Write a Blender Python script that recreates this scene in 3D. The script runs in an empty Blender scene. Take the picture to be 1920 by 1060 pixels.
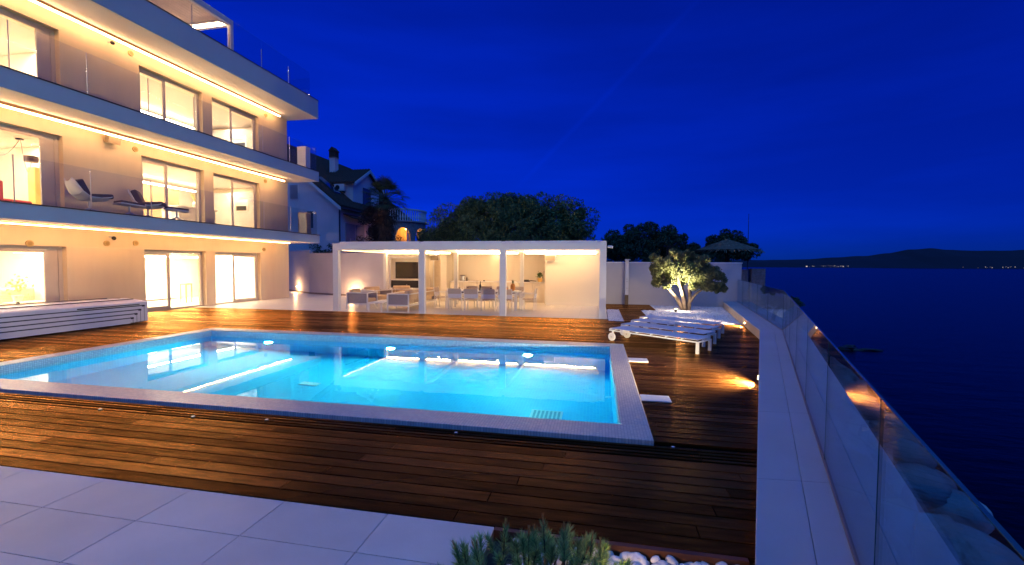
import bpy, math, random
import numpy as np
from mathutils import Vector, Matrix, noise as mnoise
random.seed(7); RNG = np.random.default_rng(7)
S = bpy.context.scene; COL = S.collection
PI = math.pi; R = math.radians

# ------------------------------------------------------------------ camera
cam = bpy.data.cameras.new('camera'); co = bpy.data.objects.new('camera', cam); COL.objects.link(co); S.camera = co
cam.sensor_width = 36; cam.lens = 823.83 / 1920 * 36; cam.clip_end = 20000; cam.clip_start = .05
yaw, pitch, roll = .193713548, -.040718, .0059153
f_ = Vector((-math.sin(yaw)*math.cos(pitch), math.cos(yaw)*math.cos(pitch), math.sin(pitch)))
r_ = Vector((math.cos(yaw), math.sin(yaw), 0)); u_ = r_.cross(f_)
r2 = math.cos(roll)*r_ + math.sin(roll)*u_; u2 = -math.sin(roll)*r_ + math.cos(roll)*u_
m = Matrix((r2, u2, -f_)).transposed().to_4x4(); m.translation = (0, 0, 1.65); co.matrix_world = m

# ------------------------------------------------------------------ world, dusk sky
W = bpy.data.worlds.new('World'); S.world = W; W.use_nodes = True; nt = W.node_tree
bg = nt.nodes['Background']
sky = nt.nodes.new('ShaderNodeTexSky'); sky.sky_type = 'NISHITA'; sky.sun_disc = False
sky.sun_elevation = R(2); sky.sun_rotation = R(316); sky.ozone_density = 5; sky.air_density = 1; sky.dust_density = .1; sky.altitude = 2500
tint = nt.nodes.new('ShaderNodeMix'); tint.data_type = 'RGBA'; tint.blend_type = 'MULTIPLY'; tint.inputs[0].default_value = 1
tint.inputs[7].default_value = (.008, .175, 2.2, 1)
# faint long streaks of thin cloud
tc = nt.nodes.new('ShaderNodeTexCoord'); mp = nt.nodes.new('ShaderNodeMapping'); mp.inputs['Scale'].default_value = (1.2, 1.2, 7)
mp.inputs['Rotation'].default_value = (0, .35, 0)
nz = nt.nodes.new('ShaderNodeTexNoise'); nz.inputs['Scale'].default_value = 1.6; nz.inputs['Detail'].default_value = 5
mr = nt.nodes.new('ShaderNodeMapRange'); mr.inputs[1].default_value = .35; mr.inputs[2].default_value = .7; mr.inputs[3].default_value = .84; mr.inputs[4].default_value = 1.12
mu = nt.nodes.new('ShaderNodeMix'); mu.data_type = 'RGBA'; mu.blend_type = 'MULTIPLY'; mu.inputs[0].default_value = 1
L = nt.links.new
L(tc.outputs['Generated'], mp.inputs[0]); L(mp.outputs[0], nz.inputs['Vector']); L(nz.outputs[0], mr.inputs[0])
gm_ = nt.nodes.new('ShaderNodeGamma'); gm_.inputs[1].default_value = .6; L(sky.outputs[0], gm_.inputs[0]); L(gm_.outputs[0], tint.inputs[6]); L(tint.outputs[2], mu.inputs[6]); L(mr.outputs[0], mu.inputs[7]); 
# one faint condensation trail high over the sea
def vm(op, a_, b_):
    x = nt.nodes.new('ShaderNodeVectorMath'); x.operation = op; L(a_, x.inputs[0]); x.inputs[1].default_value = b_; return x
def ma(op, a_, b_=None):
    x = nt.nodes.new('ShaderNodeMath'); x.operation = op; L(a_, x.inputs[0])
    if b_ is not None: x.inputs[1].default_value = b_
    return x
dn = vm('DOT_PRODUCT', tc.outputs['Generated'], (-0.68128, -0.24827, 0.68864)); dab = ma('ABSOLUTE', dn.outputs['Value'])
m1 = nt.nodes.new('ShaderNodeMapRange'); m1.interpolation_type = 'SMOOTHSTEP'; m1.inputs[1].default_value = 0; m1.inputs[2].default_value = .009; m1.inputs[3].default_value = 1; m1.inputs[4].default_value = 0; L(dab.outputs[0], m1.inputs[0])
dm_ = vm('DOT_PRODUCT', tc.outputs['Generated'], (0.01181, 0.93688, 0.34945))
m2_ = nt.nodes.new('ShaderNodeMapRange'); m2_.interpolation_type = 'SMOOTHSTEP'; m2_.inputs[1].default_value = .955; m2_.inputs[2].default_value = .99; L(dm_.outputs['Value'], m2_.inputs[0])
mm_ = nt.nodes.new('ShaderNodeMath'); mm_.operation = 'MULTIPLY'; L(m1.outputs[0], mm_.inputs[0]); L(m2_.outputs[0], mm_.inputs[1])
m3_ = nt.nodes.new('ShaderNodeMath'); m3_.operation = 'MULTIPLY_ADD'; m3_.inputs[1].default_value = .09; m3_.inputs[2].default_value = 1; L(mm_.outputs[0], m3_.inputs[0])
m4_ = nt.nodes.new('ShaderNodeVectorMath'); m4_.operation = 'SCALE'; L(mu.outputs[2], m4_.inputs[0]); L(m3_.outputs[0], m4_.inputs['Scale']); L(m4_.outputs[0], bg.inputs[0])
bg.inputs[1].default_value = .15
# afterglow of the western sky behind the camera: one very soft, weak sun
sl = bpy.data.lights.new('afterglow_sun', 'SUN'); so = bpy.data.objects.new('afterglow_sun', sl); COL.objects.link(so)
sl.energy = 1.1; sl.angle = R(100); sl.color = (.10, .42, 1)
so.rotation_euler = Vector((-.35, -.5, 1)).to_track_quat('Z', 'Y').to_euler()
so.rotation_euler = Vector((.05, -.35, 1)).to_track_quat('Z', 'Y').to_euler()

S.view_settings.view_transform = 'Standard'; S.view_settings.look = 'None'; S.view_settings.exposure = 0; S.view_settings.gamma = 1
S.render.engine = 'CYCLES'; cy = S.cycles
cy.use_denoising = True; cy.sample_clamp_indirect = 25; cy.max_bounces = 10; cy.transparent_max_bounces = 24
cy.diffuse_bounces = 6; cy.glossy_bounces = 5; cy.transmission_bounces = 8; cy.use_light_tree = True
cy.caustics_reflective = False

# ------------------------------------------------------------------ materials
MATS = {}
def mat(name, col, rough=.6, metal=0, var=.12, vs=3., bump=0., bs=40., spec=.5, coat=0, emit=None, es=0, stretch=None, isl=0., stint=(1,1,1)):
    if name in MATS: return MATS[name]
    M = bpy.data.materials.new(name); M.use_nodes = True; n = M.node_tree; b = n.nodes['Principled BSDF']; lk = n.links.new
    b.inputs['Roughness'].default_value = rough; b.inputs['Metallic'].default_value = metal
    b.inputs['Specular IOR Level'].default_value = spec; b.inputs['Specular Tint'].default_value = (*stint, 1); b.inputs['Coat Weight'].default_value = coat
    g = n.nodes.new('ShaderNodeNewGeometry'); vec = g.outputs['Position']
    if stretch:
        mpn = n.nodes.new('ShaderNodeMapping'); mpn.inputs['Scale'].default_value = stretch; lk(vec, mpn.inputs[0]); vec = mpn.outputs[0]
    no = n.nodes.new('ShaderNodeTexNoise'); no.inputs['Scale'].default_value = vs; no.inputs['Detail'].default_value = 5; lk(vec, no.inputs['Vector'])
    mrn = n.nodes.new('ShaderNodeMapRange'); mrn.inputs[1].default_value = .25; mrn.inputs[2].default_value = .75
    mrn.inputs[3].default_value = 1 - var; mrn.inputs[4].default_value = 1 + var; lk(no.outputs[0], mrn.inputs[0])
    val = mrn.outputs[0]
    if isl:
        oi = n.nodes.new('ShaderNodeObjectInfo')
        ad = n.nodes.new('ShaderNodeMath'); ad.operation = 'ADD'; lk(g.outputs['Random Per Island'], ad.inputs[0]); lk(oi.outputs['Random'], ad.inputs[1])
        fr = n.nodes.new('ShaderNodeMath'); fr.operation = 'FRACT'; lk(ad.outputs[0], fr.inputs[0])
        m2 = n.nodes.new('ShaderNodeMapRange'); m2.inputs[3].default_value = 1 - isl; m2.inputs[4].default_value = 1 + isl; lk(fr.outputs[0], m2.inputs[0])
        mm = n.nodes.new('ShaderNodeMath'); mm.operation = 'MULTIPLY'; lk(val, mm.inputs[0]); lk(m2.outputs[0], mm.inputs[1]); val = mm.outputs[0]
    hv = n.nodes.new('ShaderNodeVectorMath'); hv.operation = 'SCALE'; hv.inputs[0].default_value = col[:3]; lk(val, hv.inputs['Scale'])
    lk(hv.outputs[0], b.inputs['Base Color'])
    if bump:
        nb = n.nodes.new('ShaderNodeTexNoise'); nb.inputs['Scale'].default_value = bs; nb.inputs['Detail'].default_value = 3; lk(vec, nb.inputs['Vector'])
        bn = n.nodes.new('ShaderNodeBump'); bn.inputs['Strength'].default_value = bump; bn.inputs['Distance'].default_value = .01
        lk(nb.outputs[0], bn.inputs['Height']); lk(bn.outputs[0], b.inputs['Normal'])
    if emit:
        b.inputs['Emission Color'].default_value = (*emit, 1); b.inputs['Emission Strength'].default_value = es
    MATS[name] = M; return M
def emat(name, col, s):
    if name in MATS: return MATS[name]
    M = bpy.data.materials.new(name); M.use_nodes = True; n = M.node_tree; n.nodes.clear()
    e = n.nodes.new('ShaderNodeEmission'); o = n.nodes.new('ShaderNodeOutputMaterial'); e.inputs[0].default_value = (*col, 1); e.inputs[1].default_value = s
    n.links.new(e.outputs[0], o.inputs[0]); MATS[name] = M; return M
def glass(name, tintc=(.93, .97, .96), boost=1., f0=.045):
    M = bpy.data.materials.new(name); M.use_nodes = True; n = M.node_tree; n.nodes.clear(); lk = n.links.new
    o = n.nodes.new('ShaderNodeOutputMaterial'); t = n.nodes.new('ShaderNodeBsdfTransparent'); g = n.nodes.new('ShaderNodeBsdfGlossy')
    t.inputs[0].default_value = (*tintc, 1); g.inputs['Roughness'].default_value = 0; g.inputs['Color'].default_value = (1, 1, 1, 1)
    lw = n.nodes.new('ShaderNodeLayerWeight'); lw.inputs[0].default_value = .5
    p = n.nodes.new('ShaderNodeMath'); p.operation = 'POWER'; p.inputs[1].default_value = 5; lk(lw.outputs['Facing'], p.inputs[0])
    a = n.nodes.new('ShaderNodeMath'); a.operation = 'MULTIPLY_ADD'; a.inputs[1].default_value = 1 - f0; a.inputs[2].default_value = f0; lk(p.outputs[0], a.inputs[0])
    c = n.nodes.new('ShaderNodeMath'); c.operation = 'MULTIPLY'; c.inputs[1].default_value = boost; c.use_clamp = True; lk(a.outputs[0], c.inputs[0])
    mx = n.nodes.new('ShaderNodeMixShader'); lk(c.outputs[0], mx.inputs[0]); lk(t.outputs[0], mx.inputs[1]); lk(g.outputs[0], mx.inputs[2]); lk(mx.outputs[0], o.inputs[0])
    MATS[name] = M; return M
def mosaic(name, c1, c2, cm, size, vertical=False, rough=.35):
    M = bpy.data.materials.new(name); M.use_nodes = True; n = M.node_tree; b = n.nodes['Principled BSDF']; lk = n.links.new
    g = n.nodes.new('ShaderNodeNewGeometry'); vec = g.outputs['Position']
    if vertical:
        sx = n.nodes.new('ShaderNodeSeparateXYZ'); lk(vec, sx.inputs[0]); ad = n.nodes.new('ShaderNodeMath'); lk(sx.outputs[0], ad.inputs[0]); lk(sx.outputs[1], ad.inputs[1])
        cb = n.nodes.new('ShaderNodeCombineXYZ'); lk(ad.outputs[0], cb.inputs[0]); lk(sx.outputs[2], cb.inputs[1]); vec = cb.outputs[0]
    br = n.nodes.new('ShaderNodeTexBrick'); br.offset = 0; br.inputs['Scale'].default_value = 1; br.inputs['Brick Width'].default_value = size; br.inputs['Row Height'].default_value = size
    br.inputs['Mortar Size'].default_value = size*.07 if size < .1 else .004; br.inputs['Color1'].default_value = (*c1, 1); br.inputs['Color2'].default_value = (*c2, 1); br.inputs['Mortar'].default_value = (*cm, 1)
    br.inputs['Bias'].default_value = 0; lk(vec, br.inputs['Vector']); lk(br.outputs[0], b.inputs['Base Color']); b.inputs['Roughness'].default_value = rough
    bn = n.nodes.new('ShaderNodeBump'); bn.inputs['Strength'].default_value = .3; bn.inputs['Distance'].default_value = .002; bn.invert = True
    lk(br.outputs['Fac'], bn.inputs['Height']); lk(bn.outputs[0], b.inputs['Normal'])
    MATS[name] = M; return M

PLASTER = mat('plaster', (.75, .64, .45), .8, var=.08, vs=1.6, stretch=(1,1,.22), bump=.15, bs=180)
RENDERW = mat('render_white', (.82, .80, .78), .7, var=.03, vs=.6, bump=.08, bs=150)
FASC = mat('fascia_dusk_blue', (.30, .44, .58), .6, var=.05, vs=.8, bump=.08, bs=120)  # blue dusk light put into the fascia colour
BWALL = mat('boundary_plaster', (.60, .56, .55), .85, var=.07, vs=1.1, bump=.3, bs=120)
PWHITE = mat('powder_white', (.72, .72, .73), .4, var=.02)
WFRAME = mat('window_frame_grey', (.55, .50, .45), .45, var=.04)
DARKTRIM = mat('dark_metal_flashing', (.03, .03, .035), .5, var=.1)
BLACK = mat('black_plastic', (.012, .012, .014), .35, var=.1)
STEEL = mat('brushed_steel', (.55, .55, .55), .3, metal=1, var=.05)
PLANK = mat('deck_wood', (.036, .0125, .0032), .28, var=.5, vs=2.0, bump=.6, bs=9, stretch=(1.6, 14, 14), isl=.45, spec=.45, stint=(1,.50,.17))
# oiled hardwood: diffuse grain, gloss tinted amber to paint in warm reflections
n = PLANK.node_tree; pb_ = n.nodes['Principled BSDF']; lk = n.links.new
colsrc = pb_.inputs['Base Color'].links[0].from_socket; nrm = pb_.inputs['Normal'].links[0].from_socket
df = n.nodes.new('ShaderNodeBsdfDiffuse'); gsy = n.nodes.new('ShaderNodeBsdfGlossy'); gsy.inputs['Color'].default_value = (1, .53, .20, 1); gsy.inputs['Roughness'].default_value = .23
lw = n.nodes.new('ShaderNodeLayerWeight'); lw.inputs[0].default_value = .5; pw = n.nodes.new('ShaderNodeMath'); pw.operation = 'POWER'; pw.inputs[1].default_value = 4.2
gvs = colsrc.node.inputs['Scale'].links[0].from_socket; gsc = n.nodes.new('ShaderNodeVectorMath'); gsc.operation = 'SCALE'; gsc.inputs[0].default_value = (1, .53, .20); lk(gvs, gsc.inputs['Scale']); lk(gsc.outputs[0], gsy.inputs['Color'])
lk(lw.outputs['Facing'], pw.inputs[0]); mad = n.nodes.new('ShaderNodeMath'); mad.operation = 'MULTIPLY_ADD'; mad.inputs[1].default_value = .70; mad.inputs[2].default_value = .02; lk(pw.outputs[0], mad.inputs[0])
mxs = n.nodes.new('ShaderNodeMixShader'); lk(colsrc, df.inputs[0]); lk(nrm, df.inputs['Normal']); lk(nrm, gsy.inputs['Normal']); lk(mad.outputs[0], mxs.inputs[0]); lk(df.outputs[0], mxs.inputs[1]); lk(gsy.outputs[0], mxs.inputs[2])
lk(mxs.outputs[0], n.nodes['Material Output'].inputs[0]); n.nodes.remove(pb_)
SUBDECK = mat('deck_underside', (.01, .007, .005), .9)
TILE = mat('porcelain_tile', (.68, .58, .54), .5, var=.12, vs=1.6, bump=.12, bs=90, isl=.07)
GROUT = mat('grout', (.09, .08, .10), .9)
TERR = mosaic('terrace_tile', (.70, .66, .60), (.66, .62, .57), (.45, .42, .38), .6, rough=.32)
COPM = mosaic('coping_mosaic', (.70, .62, .54), (.52, .47, .45), (.3, .27, .28), .03)
WALLM = mosaic('pool_wall_mosaic', (.50, .58, .66), (.34, .44, .58), (.2, .27, .36), .03, vertical=True)
POOLM = mosaic('pool_basin_mosaic', (.03, .51, .77), (.02, .45, .72), (.07, .55, .77), .05, rough=.5)
CEIL = mat('ceiling_paint', (.75, .70, .62), .8, var=.03)
INTW = mat('interior_wall', (.78, .72, .62), .7, var=.03)
INTF = mat('interior_floor', (.62, .5, .36), .35, var=.06)
CABW = mat('cabinet_oak', (.55, .36, .18), .45, var=.12, vs=2, stretch=(1, 1, 8))
CABG = mat('cabinet_grey', (.45, .40, .36), .4, var=.05)
PAR = mat('parapet_stone', (.42, .41, .45), .55, var=.09, vs=1.2, bump=.15, bs=70)
PARF = mat('parapet_face', (.55, .46, .36), .75, var=.07, vs=2, bump=.3, bs=60)
BRONZE = mat('balustrade_channel', (.30, .22, .19), .4, metal=.2, var=.1)
ROCK = mat('revetment_rock', (.42, .41, .40), .85, var=.35, vs=1.4, bump=1., bs=5)
EARTH = mat('dark_earth', (.05, .045, .035), .95, var=.3, bump=.5, bs=4)
PEB = mat('white_pebble', (.74, .72, .74), .6, var=.12, vs=30, isl=.14)
FAB = mat('taupe_fabric', (.52, .43, .36), .9, var=.08, vs=30, bump=.3, bs=300)
FABD = mat('grey_sling_fabric', (.32, .28, .29), .85, var=.08, vs=30)
CUSH = mat('sand_cushion', (.55, .42, .30), .9, var=.06, vs=8, bump=.2, bs=120)
DCUSH = mat('charcoal_cushion', (.10, .070, .052), .9, var=.12, vs=9)
SLING = mat('white_sling', (.62, .61, .68), .7, var=.04, vs=20)
ROOFT = mat('roof_tile', (.07, .032, .022), .85, var=.4, vs=7, bump=1., bs=12)
HWALL = mat('house_plaster', (.74, .68, .68), .85, var=.08, vs=.8, bump=.2, bs=60)
STONE = mat('rough_stone', (.30, .26, .23), .85, var=.35, vs=7, bump=1., bs=14)
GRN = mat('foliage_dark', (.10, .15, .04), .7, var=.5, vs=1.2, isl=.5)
GRN2 = mat('foliage_deep', (.045, .07, .025), .7, var=.5, vs=1.2, isl=.5)  # darker green for the other trees and shrubs
OLV = mat('olive_leaf', (.19, .20, .075), .6, var=.3, vs=4, isl=.45)
NEED = mat('pine_needle', (.26, .40, .13), .5, var=.5, vs=7, isl=.55)
NEEDY = mat('pine_candle', (.42, .24, .07), .6, var=.3, vs=20, isl=.3)
BARK = mat('bark', (.22, .16, .11), .9, var=.35, vs=9, bump=1., bs=25)
DBARK = mat('dark_bark', (.05, .035, .025), .9, var=.3, vs=8)
THATCH = mat('thatch', (.16, .12, .075), .95, var=.4, vs=5, isl=.5)
PALMG = mat('palm_leaf', (.05, .075, .022), .6, var=.3, vs=5, isl=.45)
PALMD = mat('dry_palm_leaf', (.10, .06, .03), .9, var=.3, vs=5, isl=.45)
WARM = (1, .55, .22)
LEDM = emat('led_warm', (1, .46, .15), 38)
LEDU = emat('led_warm_upper', (1, .52, .23), 29)
LEDM2 = emat('led_pergola', (1, .58, .26), 58)
LEDI = emat('led_interior', (1, .82, .58), 26)
LENS = emat('lamp_lens', (1, .62, .28), 60)
LENSW = emat('pool_lens', (.65, .9, 1), 60)
GLW = glass('window_glass', (.97, .97, .95), .8)
GLB = glass('balcony_glass', (.95, .955, .96), .7)
GLR = glass('balustrade_glass', (.60, .76, .86), .95)
YEL = mat('yellow_lampshade', (.75, .5, .15), .6)

# ------------------------------------------------------------------ geometry helpers
class MB:
    def __init__(s): s.v = []; s.f = []
    def quad(s, *p):
        n = len(s.v); s.v += [tuple(q) for q in p]; s.f.append(tuple(range(n, n+len(p)))); return s
    def box(s, a, b):
        x0, y0, z0 = a; x1, y1, z1 = b
        if x0 > x1: x0, x1 = x1, x0
        if y0 > y1: y0, y1 = y1, y0
        if z0 > z1: z0, z1 = z1, z0
        n = len(s.v); s.v += [(x0,y0,z0),(x1,y0,z0),(x1,y1,z0),(x0,y1,z0),(x0,y0,z1),(x1,y0,z1),(x1,y1,z1),(x0,y1,z1)]
        s.f += [tuple(n+i for i in q) for q in ((0,3,2,1),(4,5,6,7),(0,1,5,4),(1,2,6,5),(2,3,7,6),(3,0,4,7))]; return s
    def obox(s, c, d, rz=0, ry=0, rx=0):
        M_ = Matrix.Translation(c) @ Matrix.Rotation(rz, 4, 'Z') @ Matrix.Rotation(ry, 4, 'Y') @ Matrix.Rotation(rx, 4, 'X')
        n = len(s.v); h = [q/2 for q in d]
        for z in (-1, 1):
            for x, y in ((-1,-1),(1,-1),(1,1),(-1,1)): s.v.append(tuple(M_ @ Vector((x*h[0], y*h[1], z*h[2]))))
        s.f += [tuple(n+i for i in q) for q in ((0,3,2,1),(4,5,6,7),(0,1,5,4),(1,2,6,5),(2,3,7,6),(3,0,4,7))]; return s
    def ext(s, pts, vec):   # closed prism from a polygon and an extrusion vector
        n = len(s.v); k = len(pts); vec = Vector(vec)
        s.v += [tuple(p) for p in pts] + [tuple(Vector(p)+vec) for p in pts]
        s.f.append(tuple(range(n+k-1, n-1, -1))); s.f.append(tuple(range(n+k, n+2*k)))
        for i in range(k): j = (i+1) % k; s.f.append((n+i, n+j, n+k+j, n+k+i))
        return s
    def tube(s, pts, rs, n=8, cap=True):
        pts = [Vector(p) for p in pts]
        if not hasattr(rs, '__len__'): rs = [rs]*len(pts)
        b = len(s.v)
        for i, p in enumerate(pts):
            d = (pts[min(i+1, len(pts)-1)] - pts[max(i-1, 0)]).normalized()
            a = Vector((0,0,1)) if abs(d.z) < .9 else Vector((1,0,0)); e1 = d.cross(a).normalized(); e2 = d.cross(e1)
            for k in range(n): t = 2*PI*k/n; s.v.append(tuple(p + (e1*math.cos(t) + e2*math.sin(t))*rs[i]))
        for i in range(len(pts)-1):
            for k in range(n): j = (k+1) % n; s.f.append((b+i*n+k, b+(i+1)*n+k, b+(i+1)*n+j, b+i*n+j))
        if cap: s.f.append(tuple(b+k for k in range(n))); e = b+(len(pts)-1)*n; s.f.append(tuple(e+n-1-k for k in range(n)))
        return s
    def ball(s, c, r, nu=8, nv=5, jit=0):
        if not hasattr(r, '__len__'): r = (r, r, r)
        b = len(s.v); s.v.append((c[0], c[1], c[2]+r[2]))
        for i in range(1, nv):
            for k in range(nu):
                t = PI*i/nv; p = 2*PI*k/nu; q = 1 + (random.uniform(-jit, jit) if jit else 0)
                s.v.append((c[0]+r[0]*q*math.sin(t)*math.cos(p), c[1]+r[1]*q*math.sin(t)*math.sin(p), c[2]+r[2]*q*math.cos(t)))
        s.v.append((c[0], c[1], c[2]-r[2])); e = len(s.v)-1
        for k in range(nu): s.f.append((b, b+1+k, b+1+(k+1) % nu)); s.f.append((e, e-nu+(k+1) % nu, e-nu+k))
        for i in range(nv-2):
            for k in range(nu): j = (k+1) % nu; o = b+1+i*nu; s.f.append((o+k, o+nu+k, o+nu+j, o+j))
        return s
    def build(s, name, material, parent=None, world=True, smooth=False, bevel=0):
        off = Vector((0,0,0)); p = parent
        while p is not None: off += p.location; p = p.parent
        if not world: off = Vector((0,0,0))
        me = bpy.data.meshes.new(name); me.from_pydata([tuple(Vector(q)-off) for q in s.v], [], s.f); me.materials.append(material)
        if smooth: me.polygons.foreach_set('use_smooth', [True]*len(me.polygons))
        me.update(); o = bpy.data.objects.new(name, me); COL.objects.link(o)
        if parent: o.parent = parent
        if bevel: bv = o.modifiers.new('bevel', 'BEVEL'); bv.width = bevel; bv.segments = 2; bv.limit_method = 'ANGLE'
        return o
def tag(o, label=None, cat=None, group=None, kind=None):
    if label: o['label'] = label
    if cat: o['category'] = cat
    if group: o['group'] = group
    if kind: o['kind'] = kind
    return o
def thing(name, label, cat, loc=(0,0,0), group=None, rz=0):
    o = bpy.data.objects.new(name, None); o.empty_display_size = .2; COL.objects.link(o); o.location = loc; o.rotation_euler = (0, 0, rz)
    return tag(o, label, cat, group)
def struct(name, mb, m_, **k): return tag(mb.build(name, m_, **k), kind='structure')
def Bx(name, a, b, m_, parent=None, **k): return MB().box(a, b).build(name, m_, parent, **k)
def copy_tree(o, parent=None):
    c = o.copy(); COL.objects.link(c); c.parent = parent
    for ch in list(o.children): copy_tree(ch, c)
    return c
def lamp(name, kind, loc, e, col, parent=None, size=.05, aim=None, **k):
    l = bpy.data.lights.new(name, kind); o = bpy.data.objects.new(name, l); COL.objects.link(o); l.energy = e; l.color = col
    if kind in ('POINT', 'SPOT'): l.shadow_soft_size = size
    off = Vector((0,0,0)); p = parent
    while p is not None: off += p.location; p = p.parent
    o.location = Vector(loc) - off
    if aim is not None: o.rotation_euler = (Vector(loc)-Vector(aim)).to_track_quat('Z', 'Y').to_euler()
    for a, v in k.items(): setattr(l, a, v)
    if parent: o.parent = parent
    return o

# ------------------------------------------------------------------ sea, hills, ground
SEA = bpy.data.materials.new('sea_water'); SEA.use_nodes = True; n = SEA.node_tree; b = n.nodes['Principled BSDF']
b.inputs['Base Color'].default_value = (.001, .002, .006, 1); b.inputs['Roughness'].default_value = .25; b.inputs['Specular IOR Level'].default_value = .04
g = n.nodes.new('ShaderNodeNewGeometry'); mpn = n.nodes.new('ShaderNodeMapping'); mpn.inputs['Scale'].default_value = (.5, 1.1, 1)
w1 = n.nodes.new('ShaderNodeTexNoise'); w1.inputs['Scale'].default_value = .55; w1.inputs['Detail'].default_value = 6; w1.inputs['Roughness'].default_value = .6
bn = n.nodes.new('ShaderNodeBump'); bn.inputs['Strength'].default_value = 1; bn.inputs['Distance'].default_value = .13
n.links.new(g.outputs['Position'], mpn.inputs[0]); n.links.new(mpn.outputs[0], w1.inputs['Vector']); n.links.new(w1.outputs[0], bn.inputs['Height']); n.links.new(bn.outputs[0], b.inputs['Normal'])
struct('sea', MB().quad((-9000,-3000,-5),(9000,-3000,-5),(9000,9000,-5),(-9000,9000,-5)), SEA)

HILL = mat('far_hill', (.012, .014, .028), 1, var=.2, vs=.004)  # base shifted bluer, distance haze put into the colour
prof = [(300, 25), (700, 32), (976, 39), (1250, 42), (1507, 58), (1640, 66), (1785, 84), (1900, 104), (1999, 112), (2090, 104), (2182, 97), (2359, 98), (2700, 110), (3300, 140), (4300, 120)]
hm = MB()
for i in range(len(prof)-1):
    (a, za), (c, zc) = prof[i], prof[i+1]
    for k in range(6):
        t0, t1 = k/6, (k+1)/6; xa = a+(c-a)*t0; xb = a+(c-a)*t1
        zA = za+(zc-za)*(3*t0*t0-2*t0**3) + 1.6*math.sin(xa*.031)*math.sin(xa*.011); zB = za+(zc-za)*(3*t1*t1-2*t1**3) + 1.6*math.sin(xb*.031)*math.sin(xb*.011)
        hm.quad((xa,2800,-5),(xb,2800,-5),(xb,2980,zB*.6),(xa,2980,zA*.6)); hm.quad((xa,2980,zA*.6),(xb,2980,zB*.6),(xb,3150,zB*1.05),(xa,3150,zA*1.05)); hm.quad((xa,3150,zA*1.05),(xb,3150,zB*1.05),(xb,4200,-5),(xa,4200,-5))
struct('hills', hm, HILL, smooth=True)
tl = MB()
for k in range(60):
    x = random.choice([random.gauss(1240, 45), random.gauss(2330, 55), random.uniform(1900, 2350), random.gauss(1330, 25)]); z = random.uniform(-1, 6); q = random.choice([.9, 1.2, 2.2])
    tl.box((x, 2770, z), (x+q, 2770+q, z+q))
for k in range(3): tl.box((1155+k*2, 2765, -1), (1158+k*2, 2768, 4))
tag(tl.build('town_lights', emat('town_light', (1, .8, .75), .7)), 'tiny lights of towns strung along the far shore', 'town lights', kind='stuff')

coast = [(-.6,-14), (.66,-.2), (4.30,10.75), (6.0,19.6), (9.9,27.5), (13,42), (16,90)]
gm = MB(); HX0, HX1, HY0, HY1 = -9.4, .4, 4.4, 9.2     # hole where the pool basin is
gm.quad((-120,-14,-.35),(HX0,-14,-.35),(HX0,90,-.35),(-120,90,-.35)); gm.quad((HX0,-14,-.35),(-.6,-14,-.35),(.38,-3,-.35),(HX1,-2.9,-.35),(HX1,HY0,-.35),(HX0,HY0,-.35))
gm.quad((HX0,HY1,-.35),(HX1,HY1,-.35),(HX1,90,-.35),(HX0,90,-.35)); gm.quad(*([(HX1,-2.9,-.35)] + [(x,y,-.35) for x,y in coast[1:]] + [(HX1,90,-.35)]))
struct('ground', gm, EARTH)
# rocky slope from the land down to the sea
sm = MB(); NU = 150; NV = 16; rows = []
cl = [Vector((x,y,0)) for x,y in coast]; seg = [(cl[i+1]-cl[i]).length for i in range(len(cl)-1)]; tot = sum(seg)
for i in range(NU+1):
    d = tot*i/NU * .62; k = 0
    while k < len(seg)-1 and d > seg[k]: d -= seg[k]; k += 1
    p = cl[k].lerp(cl[k+1], d/seg[k]); t = (cl[k+1]-cl[k]).normalized(); nn = Vector((t.y,-t.x,0)); row = []
    for j in range(NV+1):
        u = j/NV; r = random.uniform(-.22, .22) if 0 < j else 0
        row.append(p + nn*(u*5.2 + r) + Vector((0,0,-.36 - 5.2*u**.8 + r*1.3)))
    rows.append(row)
base = 0
for row in rows: sm.v += [tuple(q) for q in row]
for i in range(NU):
    for j in range(NV): a = i*(NV+1)+j; sm.f.append((a, a+1, a+NV+2, a+NV+1))
struct('rock_slope', sm, ROCK)
def boulder(c, s, label):
    mb = MB(); mb.ball((0,0,0), (1,1,1), 26, 18); sd = random.uniform(0, 99)
    for i, v in enumerate(mb.v):
        v = Vector(v); d = 1 + .34*mnoise.noise(v*1.1+Vector((sd,0,0))) + .16*mnoise.noise(v*2.7+Vector((0,sd,0))) + .07*mnoise.noise(v*6+Vector((0,0,sd)))
        d = min(d, .93 + .1*mnoise.noise(v*.8+Vector((sd,sd,0))))   # broken flat faces
        mb.v[i] = (v.x*d*s[0], v.y*d*s[1], v.z*d*s[2])
    o = mb.build('boulder', ROCK); o.location = c; o.rotation_euler = (random.uniform(-.4,.4), random.uniform(-.4,.4), random.uniform(0,6))
    return tag(o, label, 'rock', 'boulders on the slope below the glass')
bl = ['large pale boulder nearest the camera below the glass', 'rounded grey boulder beside the largest pale one', 'flat tilted rock halfway down the slope', 'small dark stone between two big boulders', 'angular boulder lowest by the water', 'broad hump of rock under the second glass joint', 'narrow upright stone on the slope edge', 'pale split rock behind the narrow upright stone', 'small round rock near the parapet foot', 'long low boulder beyond the middle of the slope', 'dark wedge of rock near the deck light reflection', 'farthest visible boulder below the glass']
for k, lb in enumerate(bl):
    y = 3.6 + k*1.05; x = 1.0+(y+.2)*.335 + 1.4 + (k*.618 % 1)*1.5; u = (x-(1.0+(y+.2)*.335))/5.2
    boulder((x, y, -.36-5.2*u**.8+.1), (random.uniform(.35,.7), random.uniform(.4,.8), random.uniform(.3,.5)), lb)
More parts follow.
